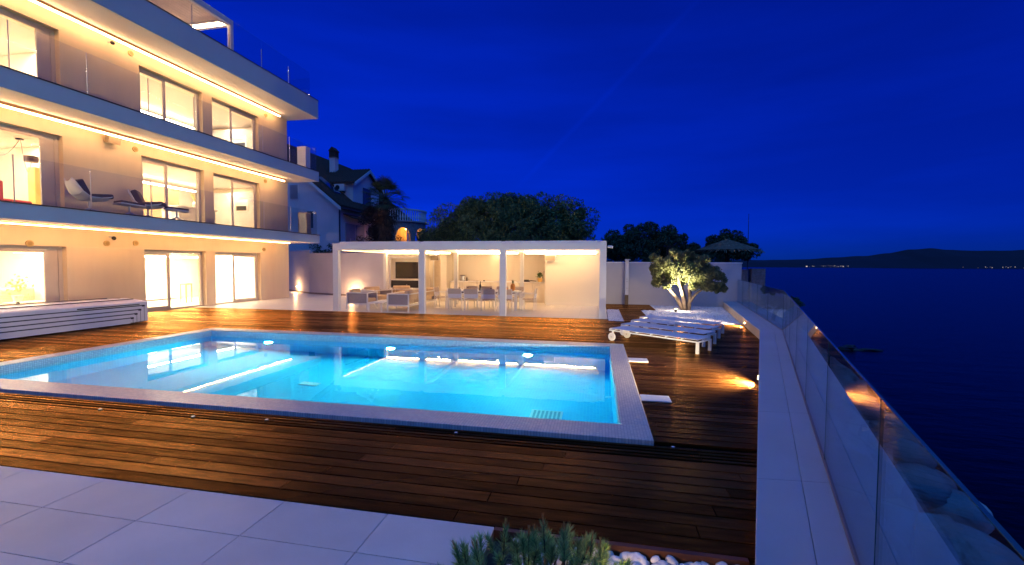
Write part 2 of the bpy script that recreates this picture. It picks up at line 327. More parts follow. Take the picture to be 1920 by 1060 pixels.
iso = MB(); iso.ball((19.8,39.7,-5), (.8,.5,.35), 9, 6, .25); iso.ball((21.2,39.5,-5), (.9,.3,.16), 9, 6, .2)
tag(iso.build('sea_rock', mat('wet_rock', (.01,.01,.012), .5)), 'low dark rock breaking the sea surface', 'rock')

# ------------------------------------------------------------------ deck
PZ = 0.0
def plank_boxes(mb, x0, x1, y0, y1, z=0, seg=2.9, off=0):
    x = x0 - off
    while x < x1:
        a, c = max(x, x0), min(x+seg, x1)
        if c - a > .03: mb.append((a+.0025, c-.0025, y0, y1, z))
        x += seg
deck = struct('deck', MB().box((-15, 2.632, -.12), (-9.5, 13.7, -.045)).box((-9.5, 2.632, -.12), (.5, 4.26, -.045)).box((-9.5, 9.3, -.12), (.5, 13.7, -.045)).ext([(.5,2.632,-.12),(.93,2.632,-.12),(3.57,10.6,-.12),(4.05,13.3,-.12),(.5,13.3,-.12)], (0,0,.075)), SUBDECK)
near, far = [], []
P = .1355
def xpar(y): return .03+.76 + (y-2.23)*(3.55-.76)/(10.63-2.23) - .03 if y < 10.63 else 3.55 + (y-10.63)*(5.24-3.55)/(20.7-10.63)
y = 2.64; k = 0
while y < 3.84:                       # near field
    lst = []; plank_boxes(lst, -12.5, xpar(y+P)+.01, y, y+P-.012, off=(k*1.37) % 2.9)
    (near).extend(lst); y += P; k += 1
yr0 = y
for q in range(5):                    # close-set grooved boards along the pool
    yy = yr0 + q*(4.2-yr0)/5; lst = []; plank_boxes(lst, -12.5, xpar(yy+.09)+.01, yy, yy+(4.2-yr0)/5-.03, z=-.012, off=1.1)
    near.extend(lst)
y = 4.25; k = 0
while y < 13.22:
    if y < 9.34: x0 = .54
    else: x0 = -12.6 if y < 13.3 else .3
    lst = []; plank_boxes(lst, x0, xpar(y+P)+.01, y, y+P-.013, off=(k*1.91) % 2.9)
    (near if y < 7.0 else far).extend(lst)
    if y < 9.34: lst = []; plank_boxes(lst, -14.6, -9.52, y, y+P-.013, off=(k*1.37) % 2.9); far.extend(lst)
    elif True: lst = []; plank_boxes(lst, -14.6, -12.6, y, y+P-.013, off=0); far.extend(lst)
    y += P; k += 1
lst = []
while y < 13.66: plank_boxes(lst, -14.6, .3, y, y+P-.013, off=(k*1.91) % 2.9); y += P; k += 1
far.extend(lst)
meshes = {}
for (a, c, y0, y1, z) in near:
    key = (round(c-a, 2), round(y1-y0, 4))
    if key not in meshes:
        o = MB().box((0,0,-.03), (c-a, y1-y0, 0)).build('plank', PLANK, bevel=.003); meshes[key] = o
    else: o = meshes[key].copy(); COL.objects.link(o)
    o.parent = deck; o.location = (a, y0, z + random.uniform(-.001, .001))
fm = MB()
for (a, c, y0, y1, z) in far: zz = random.uniform(-.0012, .0012); fm.box((a, y0, -.03), (c, y1, zz))
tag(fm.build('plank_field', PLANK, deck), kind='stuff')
# shower platform and the board path over the gravel
path = tag(MB().box((.32, 16.9, -.05), (2.1, 18.99, -.012)).box((.78, 13.3, -.05), (1.55, 16.9, -.012)).build('board_path', SUBDECK), kind='structure')
pm = MB(); y = 13.3
while y < 18.9:
    x0, x1 = (.78, 1.55) if y < 16.85 else (.32, 2.1); pm.box((x0, y, -.02), (x1, y+P-.01, .012)); y += P
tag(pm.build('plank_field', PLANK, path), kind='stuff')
# deck spots
for k, (x, y, lb) in enumerate([(-5.48,3.9,'leftmost small steel deck light in the grooved boards'), (-4.26,3.92,'tiny steel deck light second from the left'), (-3.42,4.0,'steel deck light with a pale rim below the pool middle'), (-1.35,4.07,'bluish steel deck light near the pool drain side'), (.69,4.15,'deck light just off the near right pool corner')]):
    t = thing('deck_light', lb, 'light', (x, y, -.012), 'small round lights set in the deck')
    MB().tube([(x,y,-.012),(x,y,.0)], .02, 14).build('rim', DARKTRIM, t); MB().tube([(x,y,0),(x,y,.0015)], .014, 12).build('lens', mat('frosted_lens', (.8,.8,.85), .2), t)

# ------------------------------------------------------------------ near paving
pav = struct('paving', MB().box((-9.9, -4, -.1), (-.62, 2.628, -.012)), GROUT)
tilem = None
for i in range(11):
    for j in range(9):
        x1 = -.575 - i*.7695; x0 = x1-.7645; yy1 = 2.628 - j*.4; yy0 = yy1-.395
        if i == 0: x0, x1 = x0, -.62
        if yy1 < .6: continue
        if i == 0: o = MB().box((0,0,-.012), (x1-x0, .395, 0)).build('paving_tile', TILE, bevel=.0015)
        elif tilem is None: tilem = o = MB().box((0,0,-.012), (.7645, .395, 0)).build('paving_tile', TILE, bevel=.0015)
        else: o = tilem.copy(); COL.objects.link(o)
        o.parent = pav; o.location = (x0, yy0, random.uniform(-.0004, .0004))

# ------------------------------------------------------------------ swimming pool
pool = thing('swimming_pool', 'lit turquoise rectangular swimming pool with pale mosaic edge in the deck', 'pool', (-4.5, 6.8, 0))
X0, X1, Y0, Y1, ZC = -9.5, .53, 4.212, 9.33, .02
xi0, xi1, yi0, yi1 = -9.19, .25, 4.59, 9.0
c = MB(); c.box((X0,Y0,-.2),(X1,yi0,ZC)); c.build('coping', COPM, pool, bevel=.006)
MB().box((X0,yi1,-.2),(X1,Y1,ZC)).build('coping', COPM, pool, bevel=.006)
MB().box((X0,yi0+.0015,-.2),(xi0,yi1-.0015,ZC)).build('coping', COPM, pool, bevel=.006)
MB().box((xi1,yi0+.0015,-.2),(X1,yi1-.0015,ZC)).build('coping', COPM, pool, bevel=.006)
ZW, ZF = -.115, -1.55
def inner(z0, z1, e=0):
    a, b_, c_, d = xi0+e, xi1-e, yi0+e, yi1-e
    return MB().quad((a,d,z0),(b_,d,z0),(b_,d,z1),(a,d,z1)).quad((b_,c_,z0),(a,c_,z0),(a,c_,z1),(b_,c_,z1)).quad((a,c_,z0),(a,d,z0),(a,d,z1),(a,c_,z1)).quad((b_,d,z0),(b_,c_,z0),(b_,c_,z1),(b_,d,z1))
inner(-.26, ZC-.012, .004).build('waterline_band', WALLM, pool)
inner(ZF, -.26, .006).build('basin_wall', POOLM, pool)
MB().quad((xi0,yi0,ZF),(xi1,yi0,ZF),(xi1,yi1,ZF),(xi0,yi1,ZF)).build('basin_floor', POOLM, pool)
WAT = bpy.data.materials.new('pool_water'); WAT.use_nodes = True; n = WAT.node_tree; n.nodes.clear(); lk = n.links.new
o_ = n.nodes.new('ShaderNodeOutputMaterial'); gl = n.nodes.new('ShaderNodeBsdfGlass'); gl.inputs['IOR'].default_value = 1.33; gl.inputs['Roughness'].default_value = 0; gl.inputs['Color'].default_value = (.80, .97, 1, 1)
g = n.nodes.new('ShaderNodeNewGeometry'); mpn = n.nodes.new('ShaderNodeMapping'); mpn.inputs['Scale'].default_value = (1, 1.6, 1)
w1 = n.nodes.new('ShaderNodeTexNoise'); w1.inputs['Scale'].default_value = 1.3; w1.inputs['Detail'].default_value = 3
bn = n.nodes.new('ShaderNodeBump'); bn.inputs['Strength'].default_value = .035; bn.inputs['Distance'].default_value = .02
lk(g.outputs['Position'], mpn.inputs[0]); lk(mpn.outputs[0], w1.inputs['Vector']); lk(w1.outputs[0], bn.inputs['Height']); lk(bn.outputs[0], gl.inputs['Normal']); lk(gl.outputs[0], o_.inputs[0])
MB().quad((xi0,yi0,ZW),(xi1,yi0,ZW),(xi1,yi1,ZW),(xi0,yi1,ZW)).build('water_surface', WAT, pool)
for x in (-7.55, -4.47, -1.41):
    h = MB().tube([(x,yi1-.006,-.6),(x,yi1-.04,-.6)], .12, 18).build('pool_light', PWHITE, pool)
    MB().tube([(x,yi1-.04,-.6),(x,yi1-.046,-.6)], .085, 16).build('lens', LENSW, h)
    lamp('pool_lamp', 'SPOT', (x, yi1-.07, -.6), 400, (.10, 1, .92), h, size=.08, aim=(x, yi1-2, -.78), spot_size=R(172), spot_blend=.6)
    lamp('pool_beam', 'SPOT', (x, yi1-.07, -.6), 150, (.55, 1, 1), h, size=.06, aim=(x, yi1-1.15, ZF), spot_size=R(78), spot_blend=1)
# drain grate on the floor and inlet plate
gr = MB().box((-.98, 6.3, ZF), (-.5, 6.68, ZF+.02)).build('drain_cover', PWHITE, pool)
gs = MB()
for k in range(7): gs.box((-.94+.062*k, 6.33, ZF+.021), (-.905+.062*k, 6.65, ZF+.03))
gs.build('grating', mat('drain_slots', (.15,.3,.35), .5), gr)
MB().box((-5.2,6.85,ZF),(-4.85,7.0,ZF+.02)).build('inlet_plate', PWHITE, pool)
for (x0,x1,y0,y1,lb) in ((.54,.86,7.72,8.0,'white access plate in the deck beside the pool, farther one'), (.54,.89,5.5,5.74,'white access plate in the deck beside the pool, nearer one')):
    t = MB().box((x0,y0,-.01),(x1,y1,.012)).build('access_plate', PWHITE, bevel=.003); tag(t, lb, 'deck plate', 'white plates beside the pool')

# ------------------------------------------------------------------ parapet and glass balustrade, right side
PH = .22
A0, A1, A2 = Vector((-.42,-1.3,0)), Vector((3.55,10.63,0)), Vector((4.97,19.1,0))
G0, G1, G2 = Vector((.03,-1.3,0)), Vector((4.05,10.71,0)), Vector((5.50,19.1,0))
O0, O1, O2 = Vector((.20,-1.3,0)), Vector((4.22,10.74,0)), Vector((5.67,19.1,0))
par = thing('parapet_wall', 'low pale stone parapet angled along the sea edge of the deck', 'wall', (3.5, 10.6, 0))
def strip(mb, a, b_, c_, d, z0, z1): return mb.ext([(a.x,a.y,z0),(b_.x,b_.y,z0),(c_.x,c_.y,z0),(d.x,d.y,z0)], (0,0,z1-z0))
e = .012
def inset(p, q, d):   # push a point sideways
    t = (q-p).normalized(); return Vector((t.y,-t.x,0))*d
iA = inset(A0, A1, .015); iB = inset(A1, A2, .015)
strip(MB(), A0+iA, A1+iA, O1-iA, O0-iA, -1.2, PH-.03).build('wall_body', PARF, par)
strip(MB(), A1+iB, A2+iB, O2-iB, O1-iB, -1.2, PH-.03).build('wall_body', PARF, par)
# coping stones between inner edge and seam, and between seam and glass
def lerp2(P0, P1, t): return P0.lerp(P1, t)
def copings(I0, I1, J0, J1, nseg, g=.0015, m_=None):
    for k in range(nseg):
        t0, t1 = k/nseg, (k+1)/nseg; Lk = (I1-I0).length; dt = g/Lk
        a = I0.lerp(I1, t0+dt); b_ = I0.lerp(I1, t1-dt); c_ = J0.lerp(J1, t1-dt); d = J0.lerp(J1, t0+dt)
        strip(MB(), a, b_, c_, d, PH-.03, PH).build('coping_stone', m_ or PAR, par, bevel=.003)
S0, S1, S2 = A0.lerp(G0, .58), A1.lerp(G1, .62), A2.lerp(G2, .6)
T0, T1, T2 = A0.lerp(G0, .586), A1.lerp(G1, .627), A2.lerp(G2, .606)
U0, U1, U2 = A0.lerp(G0, .965), A1.lerp(G1, .965), A2.lerp(G2, .965)
copings(A0, A1, S0, S1, 8); copings(T0, T1, U0, U1, 8); copings(A1, A2, S1, S2, 5); copings(T1, T2, U1, U2, 5)
V0, V1, V2 = G0.lerp(O0, .05), G1.lerp(O1, .05), G2.lerp(O2, .05)
LEDGE = mat('rough_ledge', (.26,.25,.26), .9, var=.3, vs=5, bump=1, bs=12)
copings(V0, V1, O0, O1, 8, m_=LEDGE); copings(V1, V2, O1, O2, 5, m_=LEDGE)
bal = thing('glass_balustrade', 'frameless glass balustrade standing on the sea side parapet', 'balustrade', (3.9, 10.7, PH))
for (p, q, r_a, r_b) in ((U0, U1, V0, V1), (U1, U2, V1, V2)):
    strip(MB(), p, q, r_b, r_a, PH-.028, PH+.012).build('base_channel', BRONZE, bal)
def panes(Pa, Pb, ts, z0=PH+.0125, z1=1.11):
    t = (Pb-Pa).normalized(); n_ = Vector((t.y,-t.x,0))*.006; Lk = (Pb-Pa).length
    for k in range(len(ts)-1):
        a = Pa.lerp(Pb, ts[k]+.006/Lk); b_ = Pa.lerp(Pb, ts[k+1]-.006/Lk)
        o = strip(MB(), a-n_, b_-n_, b_+n_, a+n_, z0, z1).build('glass_pane', GLR, bal)
        ed = MB()   # green polished edge strips
        ed.ext([tuple(a-n_*1.2+Vector((0,0,z0))), tuple(a+t*.004-n_*1.2+Vector((0,0,z0))), tuple(a+t*.004+n_*1.2+Vector((0,0,z0))), tuple(a+n_*1.2+Vector((0,0,z0)))], (0,0,z1-z0))
        ed.ext([tuple(a-n_+Vector((0,0,z1))), tuple(b_-n_+Vector((0,0,z1))), tuple(b_+n_+Vector((0,0,z1))), tuple(a+n_+Vector((0,0,z1)))], (0,0,.003))
        ed.build('pane_edge', mat('glass_edge', (.03,.10,.11), .2, spec=.8), o)
gl0 = (G1-G0).length
def tY(y): return (y+1.3)/(10.71+1.3)
panes(G0, G1, [tY(q) for q in (-1.3, .45, 2.02, 3.55, 5.1, 6.6, 8.2, 9.5, 10.70)])
panes(G1, G2, [0, .22, .42, .61, .80, .995])
for (lx, ly, lb, out) in ((3.97,12.9,'lit recessed light in the parapet face past the loungers',1),(2.21,6.6,'lit recessed light in the parapet face nearest the camera',1)):
    seg_ = (A1, A2) if ly > 10.6 else (A0, A1); tt = (ly-seg_[0].y)/(seg_[1].y-seg_[0].y); p = seg_[0].lerp(seg_[1], tt)
    dr = (seg_[1]-seg_[0]).normalized(); nn = Vector((-dr.y, dr.x, 0)); ang = math.atan2(dr.y, dr.x)
    t = thing('recessed_light', lb, 'light', (p.x, p.y, .1), 'recessed lights in the parapet')
    MB().obox(p+nn*-.006+Vector((0,0,.1)), (.12,.02,.05), ang).build('housing', STEEL, t)
    MB().obox(p+nn*.006+Vector((0,0,.1)), (.09,.006,.028), ang).build('lens', emat('step_lens', (1,.62,.3), 45), t)
    q = p + nn*.04 + Vector((0,0,.10))
    lamp('step_lamp', 'SPOT', q, 1300 if ly < 8 else 800, (1,.76,.42), t, size=.02, aim=q+nn*1-Vector((0,0,.28)), spot_size=R(150), spot_blend=.8)

# ------------------------------------------------------------------ gravel, planting bed, boundary walls
grv = struct('gravel_bed', MB().ext([(.32,13.3,-.03),(4.02,13.3,-.03),(4.95,18.98,-.03),(.32,18.98,-.03)], (0,0,.012)), mat('gravel_base', (.5,.47,.5), .9, var=.3, vs=30, bump=1, bs=60))
pg = MB(); cnt = 0
while cnt < 7500:
    y = random.uniform(13.3, 18.95); x = random.uniform(.34, 4.9)
    if x > 3.98+(y-13.3)*.168: continue
    if y > 16.88 and x < 2.12: continue
    if .76 < x < 1.57 and y < 16.95: continue
    r = random.uniform(.018, .034); n0 = len(pg.v); a = random.uniform(0, 6); cx, sx = math.cos(a)*r, math.sin(a)*r; h = r*.7
    pg.v += [(x+cx,y+sx,-.016),(x-sx*.8,y+cx*.8,-.016),(x-cx,y-sx,-.016),(x+sx*.8,y-cx*.8,-.016),(x,y,-.016+h)]
    pg.f += [(n0,n0+1,n0+4),(n0+1,n0+2,n0+4),(n0+2,n0+3,n0+4),(n0+3,n0,n0+4)]; cnt += 1
tag(pg.build('white_gravel', PEB, grv), kind='stuff')
bed = struct('planting_bed', MB().box((-.615, -1.2, -.2), (.80, 2.6, -.07)), EARTH)
MB().box((-.615,2.6,-.13),(.85,2.634,-.001)).build('deck_edge_board', mat('edge_board', (.10,.035,.015), .5, var=.3, vs=5), bed)
pb = []
for k in range(5):
    o = MB(); o.ball((0,0,0), (.032+.004*k, .026, .018), 9, 6, .08); ob = o.build('pebble', PEB, bed, world=False, smooth=True); pb.append(ob)
k = 0
pts_ = []
while k < 190:
    x = random.uniform(-.45, .78); y = random.uniform(2.2, 2.585)
    if any((x-a)**2+(y-c)**2 < .0021 for a, c in pts_): 
        if random.random() < .9: continue
    pts_.append((x, y))
    if k < 5: o = pb[k]
    else: o = pb[k % 5].copy(); COL.objects.link(o); o.parent = bed
    s_ = random.uniform(.7, 1.5); o.location = (x, y, -.055+random.uniform(0,.02)); o.rotation_euler = (random.uniform(-.5,.5), random.uniform(-.5,.5), random.uniform(0,6)); o.scale = (s_,s_,s_); k += 1

t = thing('boundary_wall', 'white rendered boundary wall behind the olive tree and shower', 'wall', (3, 19.1, 0))
Bx('wall_panel', (.3,19.0,-.3), (5.62,19.25,1.74), BWALL, t); Bx('wall_cap', (.3,18.985,1.743), (5.64,19.265,1.79), RENDERW, t)
t = thing('boundary_wall', 'long pale garden wall running between the villa and the pergola', 'wall', (-12, 20.5, 0))
w = [(-19.2,24.0),(-15.36,21.25),(-13.1,20.45),(-9.3,20.0)]
for i in range(3):
    (xa,ya),(xb,yb) = w[i], w[i+1]; zt = 2.36 if i < 1 else 2.2
    MB().ext([(xa,ya,-.3),(xb,yb,-.3),(xb,yb+.2,-.3),(xa,ya+.2,-.3)], (0,0,zt+.3)).build('wall_panel', BWALL, t)
    MB().ext([(xa,ya-.012,0),(xb,yb-.012,0),(xb,yb-.001,0),(xa,ya-.001,0)], (0,0,.09)).build('skirting', mat('skirting_stone', (.22,.17,.15), .7), t)
Bx('wall_cap', (-13.3,20.5,2.203), (-13.1,20.7,2.3), BWALL, t)
for (x, y, lb) in ((-16.9,22.28,'glowing wall light low on the garden wall by the villa corner'), (-12.15,20.22,'glowing wall light low on the garden wall behind the armchairs')):
    t = thing('wall_light', lb, 'light', (x, y, .3), 'wall lights on the garden wall')
    MB().obox((x,y+.01,.32), (.14,.04,.08), -.4).build('housing', STEEL, t); MB().obox((x+.0,y-.02,.32), (.11,.012,.05), -.4).build('lens', LENS, t)
    lamp('wall_lamp', 'POINT', (x+.03, y-.2, .32), 48, (1,.55,.24), t, size=.04)

# ------------------------------------------------------------------ terrace under pergola
struct('terrace', MB().box((-21, 13.702, -.12), (.3, 24.5, .002)), TERR)

# ------------------------------------------------------------------ villa
villa = thing('villa', 'modern white three storey villa with glowing windows and cantilevered balconies', 'villa', (-16, 12, 0))
XF, YE = -14.66, 18.75
FL = [0, 2.97, 5.92]; TOPW = [2.08, 5.14, 8.03]; SOF = [2.62, 5.53, 8.48]; DEEP = -19.4; YS = 1.0
openings = [(5.2, 9.72), (11.87, 14.18), (14.6, 16.95)]
for f in range(3):
    z0, zt, zs = FL[f], TOPW[f], SOF[f]
    prev = YS
    for (a, c) in openings:
        Bx('wall', (XF-.3, prev, z0), (XF, a, zt), PLASTER, villa); prev = c
    Bx('wall', (XF-.3, prev, z0), (XF, YE, zt), PLASTER, villa)
    Bx('wall', (XF-.3, YS, zt+.001), (XF, YE, zs+.25), PLASTER, villa)
    # interior shell
    Bx('room_ceiling', (DEEP, YS, zt+.1), (XF-.302, YE-.3, zt+.18), CEIL, villa)
    Bx('room_floor', (DEEP, YS, z0-.12), (XF-.302, YE-.3, z0-.002), INTF, villa)
    Bx('room_wall', (DEEP-.15, YS, z0), (DEEP, YE-.3, zt+.1), INTW, villa)
    Bx('end_wall', (DEEP, YE-.3, z0-.1), (XF-.302, YE, zs+.25), PLASTER, villa)
    Bx('end_wall', (DEEP, YS-.2, z0-.1), (XF, YS-.002, zs+.25), PLASTER, villa)
# white slabs, dark flashing, added front sheet coloured with the dusk blue light
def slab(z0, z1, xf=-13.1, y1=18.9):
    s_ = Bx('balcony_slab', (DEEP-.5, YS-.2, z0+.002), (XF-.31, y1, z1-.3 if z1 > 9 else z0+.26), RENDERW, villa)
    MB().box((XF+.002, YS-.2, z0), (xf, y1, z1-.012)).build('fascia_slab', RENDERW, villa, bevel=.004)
    MB().box((xf+.001, YS-.19, z0+.004), (xf+.014, y1-.004, z1-.016)).build('fascia_tint_sheet', FASC, villa)
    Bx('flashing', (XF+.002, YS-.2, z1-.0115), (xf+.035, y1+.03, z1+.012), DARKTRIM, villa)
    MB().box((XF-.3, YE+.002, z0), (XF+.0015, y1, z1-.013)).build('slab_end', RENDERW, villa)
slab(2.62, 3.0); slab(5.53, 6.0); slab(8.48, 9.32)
Bx('roof_deck', (DEEP-.5, YS-.2, 9.0), (XF, 18.9, 9.3), RENDERW, villa)
# LED strips under each soffit
for z, x in ((2.62,-14.0),(5.53,-14.22),(8.48,-14.4)):
    tr = Bx('led_channel', (x-.014, YS, z-(.0295 if z < 3 else .0845)), (x+.018, 18.0, z-.0005), mat('led_channel', (.35,.22,.12), .5), villa)
    for k in range(6): Bx('led_strip', (x-.02, YS+k*2.83, z-(.055 if z < 3 else .13)), (x+.025, YS+k*2.83+2.82, z-(.03 if z < 3 else .085)), LEDM if z < 3 else LEDU, tr)
# sliding windows
def window(f, ya, yb, kind):
    z0, zt = FL[f], TOPW[f]; x = XF-.2
    w_ = MB().box((x-.05, ya, zt-.09), (x+.03, yb, zt-.001)).box((x-.05, ya, z0), (x+.03, ya+.05, zt-.092)).box((x-.05, yb-.1, z0), (x+.05, yb-.002, zt-.092)).box((x-.05, ya+.052, z0), (x+.03, yb-.102, z0+.05))
    w_ = w_.build('window', WFRAME, villa)
    def leaf(a, c, xo):
        MB().box((xo-.03,a,z0+.052),(xo+.02,a+.075,zt-.094)).box((xo-.03,c-.075,z0+.052),(xo+.02,c,zt-.094)).box((xo-.03,a+.077,z0+.052),(xo+.02,c-.077,z0+.14)).box((xo-.03,a+.077,zt-.17),(xo+.02,c-.077,zt-.094)).build('sash', WFRAME, w_)
        Bx('pane', (xo-.012, a+.076, z0+.141), (xo+.0, c-.076, zt-.171), GLW, w_)
    def fixed(a, c): Bx('pane', (x-.012, a, z0+.051), (x, c, zt-.091), GLW, w_)
    ym = ya + (yb-ya)*(.42 if kind != 3 else .33)
    if kind == 1: fixed(ya+.052, ym); leaf(ym, yb-.105, x+.05)
    elif kind == 2: leaf(ya+.055, ym, x+.05); fixed(ym+.05, yb-.102); Bx('mullion', (x-.03, ym+.001, z0+.051), (x+.03, ym+.049, zt-.092), WFRAME, w_)
    elif kind == 3: fixed(ya+.052, ya+2.2); leaf(ya+2.2, yb-.35, x+.05); Bx('jamb_panel', (x-.03, yb-.349, z0+.051), (x+.03, yb-.103, zt-.092), WFRAME, w_)
for f in range(3):
    window(f, *openings[0], 3); window(f, *openings[1], 2); window(f, *openings[2], 1)
    for q in (openings[1][1],):
        pass
# room lights (ceiling) and indoor cove strips
ic = [(1,.84,.62), (1,.83,.62), (1,.85,.64)]; en = [620, 400, 430]
for f in range(3):
    zc = TOPW[f]+.09
    for (ya, yb) in ((4.5,10.6),(11.2,18.0)):
        l = lamp('room_lamp', 'AREA', (-17.0, (ya+yb)/2, zc-.02), en[f]*(1 if ya > 8 else .8), ic[f], villa, shape='RECTANGLE', size=2.6, size_y=yb-ya)
        Bx('ceiling_light', (-18.5, ya+.3, zc-.30), (-18.42, yb-.3, zc-.24), LEDI, villa)
    Bx('partition_wall', (DEEP, 10.75, FL[f]), (-15.6, 10.9, TOPW[f]+.098), INTW, villa)
# round vents, flood lamp, cameras
ventm = mat('vent_brass', (.50,.38,.16), .5)
for (y, z) in ((17.15,2.26),(11.6,2.27),(8.9,2.13),(11.67,5.28),(17.3,5.31),(11.62,8.28),(17.4,8.25),(10.75,2.22)):
    v_ = MB().tube([(XF,y,z),(XF+.03,y,z)], .085, 16).build('vent_cap', ventm, villa); MB().tube([(XF+.03,y,z),(XF+.036,y,z)], .05, 12).build('vent_ring', mat('vent_inner', (.35,.25,.1), .6), v_)
for (y, z) in ((10.83,2.42),(10.96,8.31)):
    cm_ = MB().tube([(XF+.001,y,z),(XF+.16,y,z+.0)], .025, 8).build('security_camera', PWHITE, villa); MB().ball((XF+.18,y,z-.04), .06, 10, 7).build('camera_dome', BLACK, cm_, smooth=True)
fl_ = MB().obox((XF+.16,10.9,5.34), (.16,.34,.2), 0, .25).build('outdoor_speaker', mat('speaker_case', (.34,.28,.2), .6), villa); MB().box((XF+.001,10.85,5.28),(XF+.07,10.95,5.42)).build('bracket', BLACK, fl_)
# balcony glass railings
for zf in (3.01, 6.01, 9.333):
    js = [1.0, 2.9, 4.45, 6.0, 7.75, 9.31, 10.9, 12.4, 13.9, 15.43, 16.97, 18.82] if zf < 9.3 else [9.31, 10.9, 12.4, 13.9, 15.43, 16.97, 18.4]
    rl = thing('glass_railing', {3.01:'clear glass railing along the middle floor balcony of the villa', 6.01:'clear glass railing along the upper floor balcony of the villa', 9.333:'clear glass railing along the villa roof terrace edge'}[zf], 'railing', (-13.15, 10, zf), 'glass railings of the villa')
    for i in range(len(js)-1):
        Bx('glass_pane', (-13.16, js[i]+.012, zf), (-13.146, js[i+1]-.012, zf+1.09), GLB, rl)
        Bx('glass_clip', (-13.162, js[i]-.008, zf), (-13.144, js[i]+.008, zf+(1.09 if zf < 9.3 else .75)), mat('glass_joint', (.62,.55,.5), .3), rl)
    if zf < 9.3:
        Bx('glass_pane', (-14.6, 18.79, zf), (-13.17, 18.804, zf+1.09), GLB, rl)
    else: Bx('glass_pane', (-18.0, 18.4, zf), (-13.17, 18.414, zf+.85), GLB, rl)
t = thing('reflection_box', 'slim white box standing in for a reflection at the upper balcony end', 'cabinet', (-13.5,18.5,6.01)); Bx('body', (-13.78,18.3,6.012), (-13.34,18.62,6.98), PWHITE, t); Bx('lid', (-13.79,18.29,6.982), (-13.33,18.63,7.06), PWHITE, t)  # added boxes, shaped after reflections in the railing's end glass
t = thing('reflection_box', 'slim framed box standing in for a reflection at the middle balcony end', 'cabinet', (-13.5,18.5,3.01)); Bx('body', (-13.78,18.3,3.012), (-13.34,18.62,4.02), mat('brown_frame', (.35,.28,.22), .5), t); Bx('front_pane', (-13.74,18.296,3.06), (-13.38,18.299,3.97), mat('grey_pane', (.3,.34,.36), .2), t)

# roof terrace pergola
t = thing('roof_pergola', 'white louvered pergola on the villa roof terrace, LED lit', 'pergola', (-15.5, 12, 9.3))
Bx('post', (-14.28,15.0,9.335), (-14.14,15.14,10.88), PWHITE, t); Bx('post', (-14.28,9.0,9.335), (-14.14,9.14,10.88), PWHITE, t)
Bx('beam', (-14.28,9.0,10.882), (-14.14,15.14,11.1), PWHITE, t); Bx('beam', (-18.5,15.0,10.882), (-14.283,15.14,11.1), PWHITE, t)
for k in range(24):
    x = -14.4-.16*k; Bx('louver', (x-.15, 9.1, 11.0), (x, 14.98, 11.02), mat('louver_cream', (.62,.50,.38), .5), t)
Bx('led_bar', (-16.4,14.9,10.90), (-14.45,14.96,10.93), emat('led_roof', (1,.62,.30), 160), t)
Bx('louver_carrier', (-16.4,14.78,10.93),(-14.45,14.99,10.98), PWHITE, t)

# balcony lounge set
def shell_chair(x, y, rz, lb):
    t = thing('lounge_chair', lb, 'chair', (x, y, 3.012), 'swivel lounge chairs on the balcony', rz)
    sh = MB(); prf = [(-.44,.80),(-.38,.66),(-.28,.46),(-.14,.34),(.1,.33),(.34,.38),(.40,.42)]
    for i in range(len(prf)-1):
        (a, za), (c, zc) = prf[i], prf[i+1]; wd = [.18,.27,.34,.35,.34,.3,.28]
        nrm = Vector((-(zc-za),0,c-a)).normalized()*.022
        for sgn in (1,):
            cols = 6
            for q in range(cols):
                u0, u1 = -1+2*q/cols, -1+2*(q+1)/cols; li = lambda u: .09*abs(u)**2.4
                pts = [(a+li(u0)*.2, u0*wd[i], za+li(u0)), (c+li(u0)*.2, u0*wd[i+1], zc+li(u0)), (c+li(u1)*.2, u1*wd[i+1], zc+li(u1)), (a+li(u1)*.2, u1*wd[i], za+li(u1))]
                sh.ext(pts, -nrm)
    sh.build('shell', PWHITE, t, world=False)
    MB().obox((-.22,0,.66), (.15,.56,.42), 0, -.42).build('back_cushion', DCUSH, t, world=False, bevel=.035)
    MB().obox((.14,0,.46), (.6,.58,.13), 0, -.1).build('seat_cushion', DCUSH, t, world=False, bevel=.035)
    MB().tube([(0,0,.1),(0,0,.34)], .025, 8).build('column', PWHITE, t, world=False)
    for k in range(4): a = k*PI/2+.6; MB().tube([(0,0,.12),(.33*math.cos(a),.33*math.sin(a),.012)], [.022,.013], 6).build('leg', PWHITE, t, world=False)
def ottoman(x, y, rz, lb):
    t = thing('footstool', lb, 'footstool', (x, y, 3.012), 'footstools on the balcony', rz)
    MB().obox((0,0,.34), (.62,.5,.04), 0, .06).build('shell', PWHITE, t, world=False, bevel=.015); MB().obox((0,0,.39), (.6,.46,.07), 0, .06).build('cushion', DCUSH, t, world=False, bevel=.03)
    MB().tube([(0,0,.1),(0,0,.32)], .025, 8).build('column', PWHITE, t, world=False)
    for k in range(4): a = k*PI/2+.5; MB().tube([(0,0,.12),(.27*math.cos(a),.27*math.sin(a),.012)], [.02,.012], 6).build('leg', PWHITE, t, world=False)
shell_chair(-13.85, 9.75, R(80), 'white shell lounge chair with dark cushions, farther from the door'); ottoman(-13.72, 10.72, R(75), 'padded footstool between the two balcony lounge chairs')
shell_chair(-13.95, 11.45, R(40), 'white shell lounge chair with dark cushions before the glass door'); ottoman(-13.6, 12.1, R(60), 'padded footstool in front of the glass balcony door')

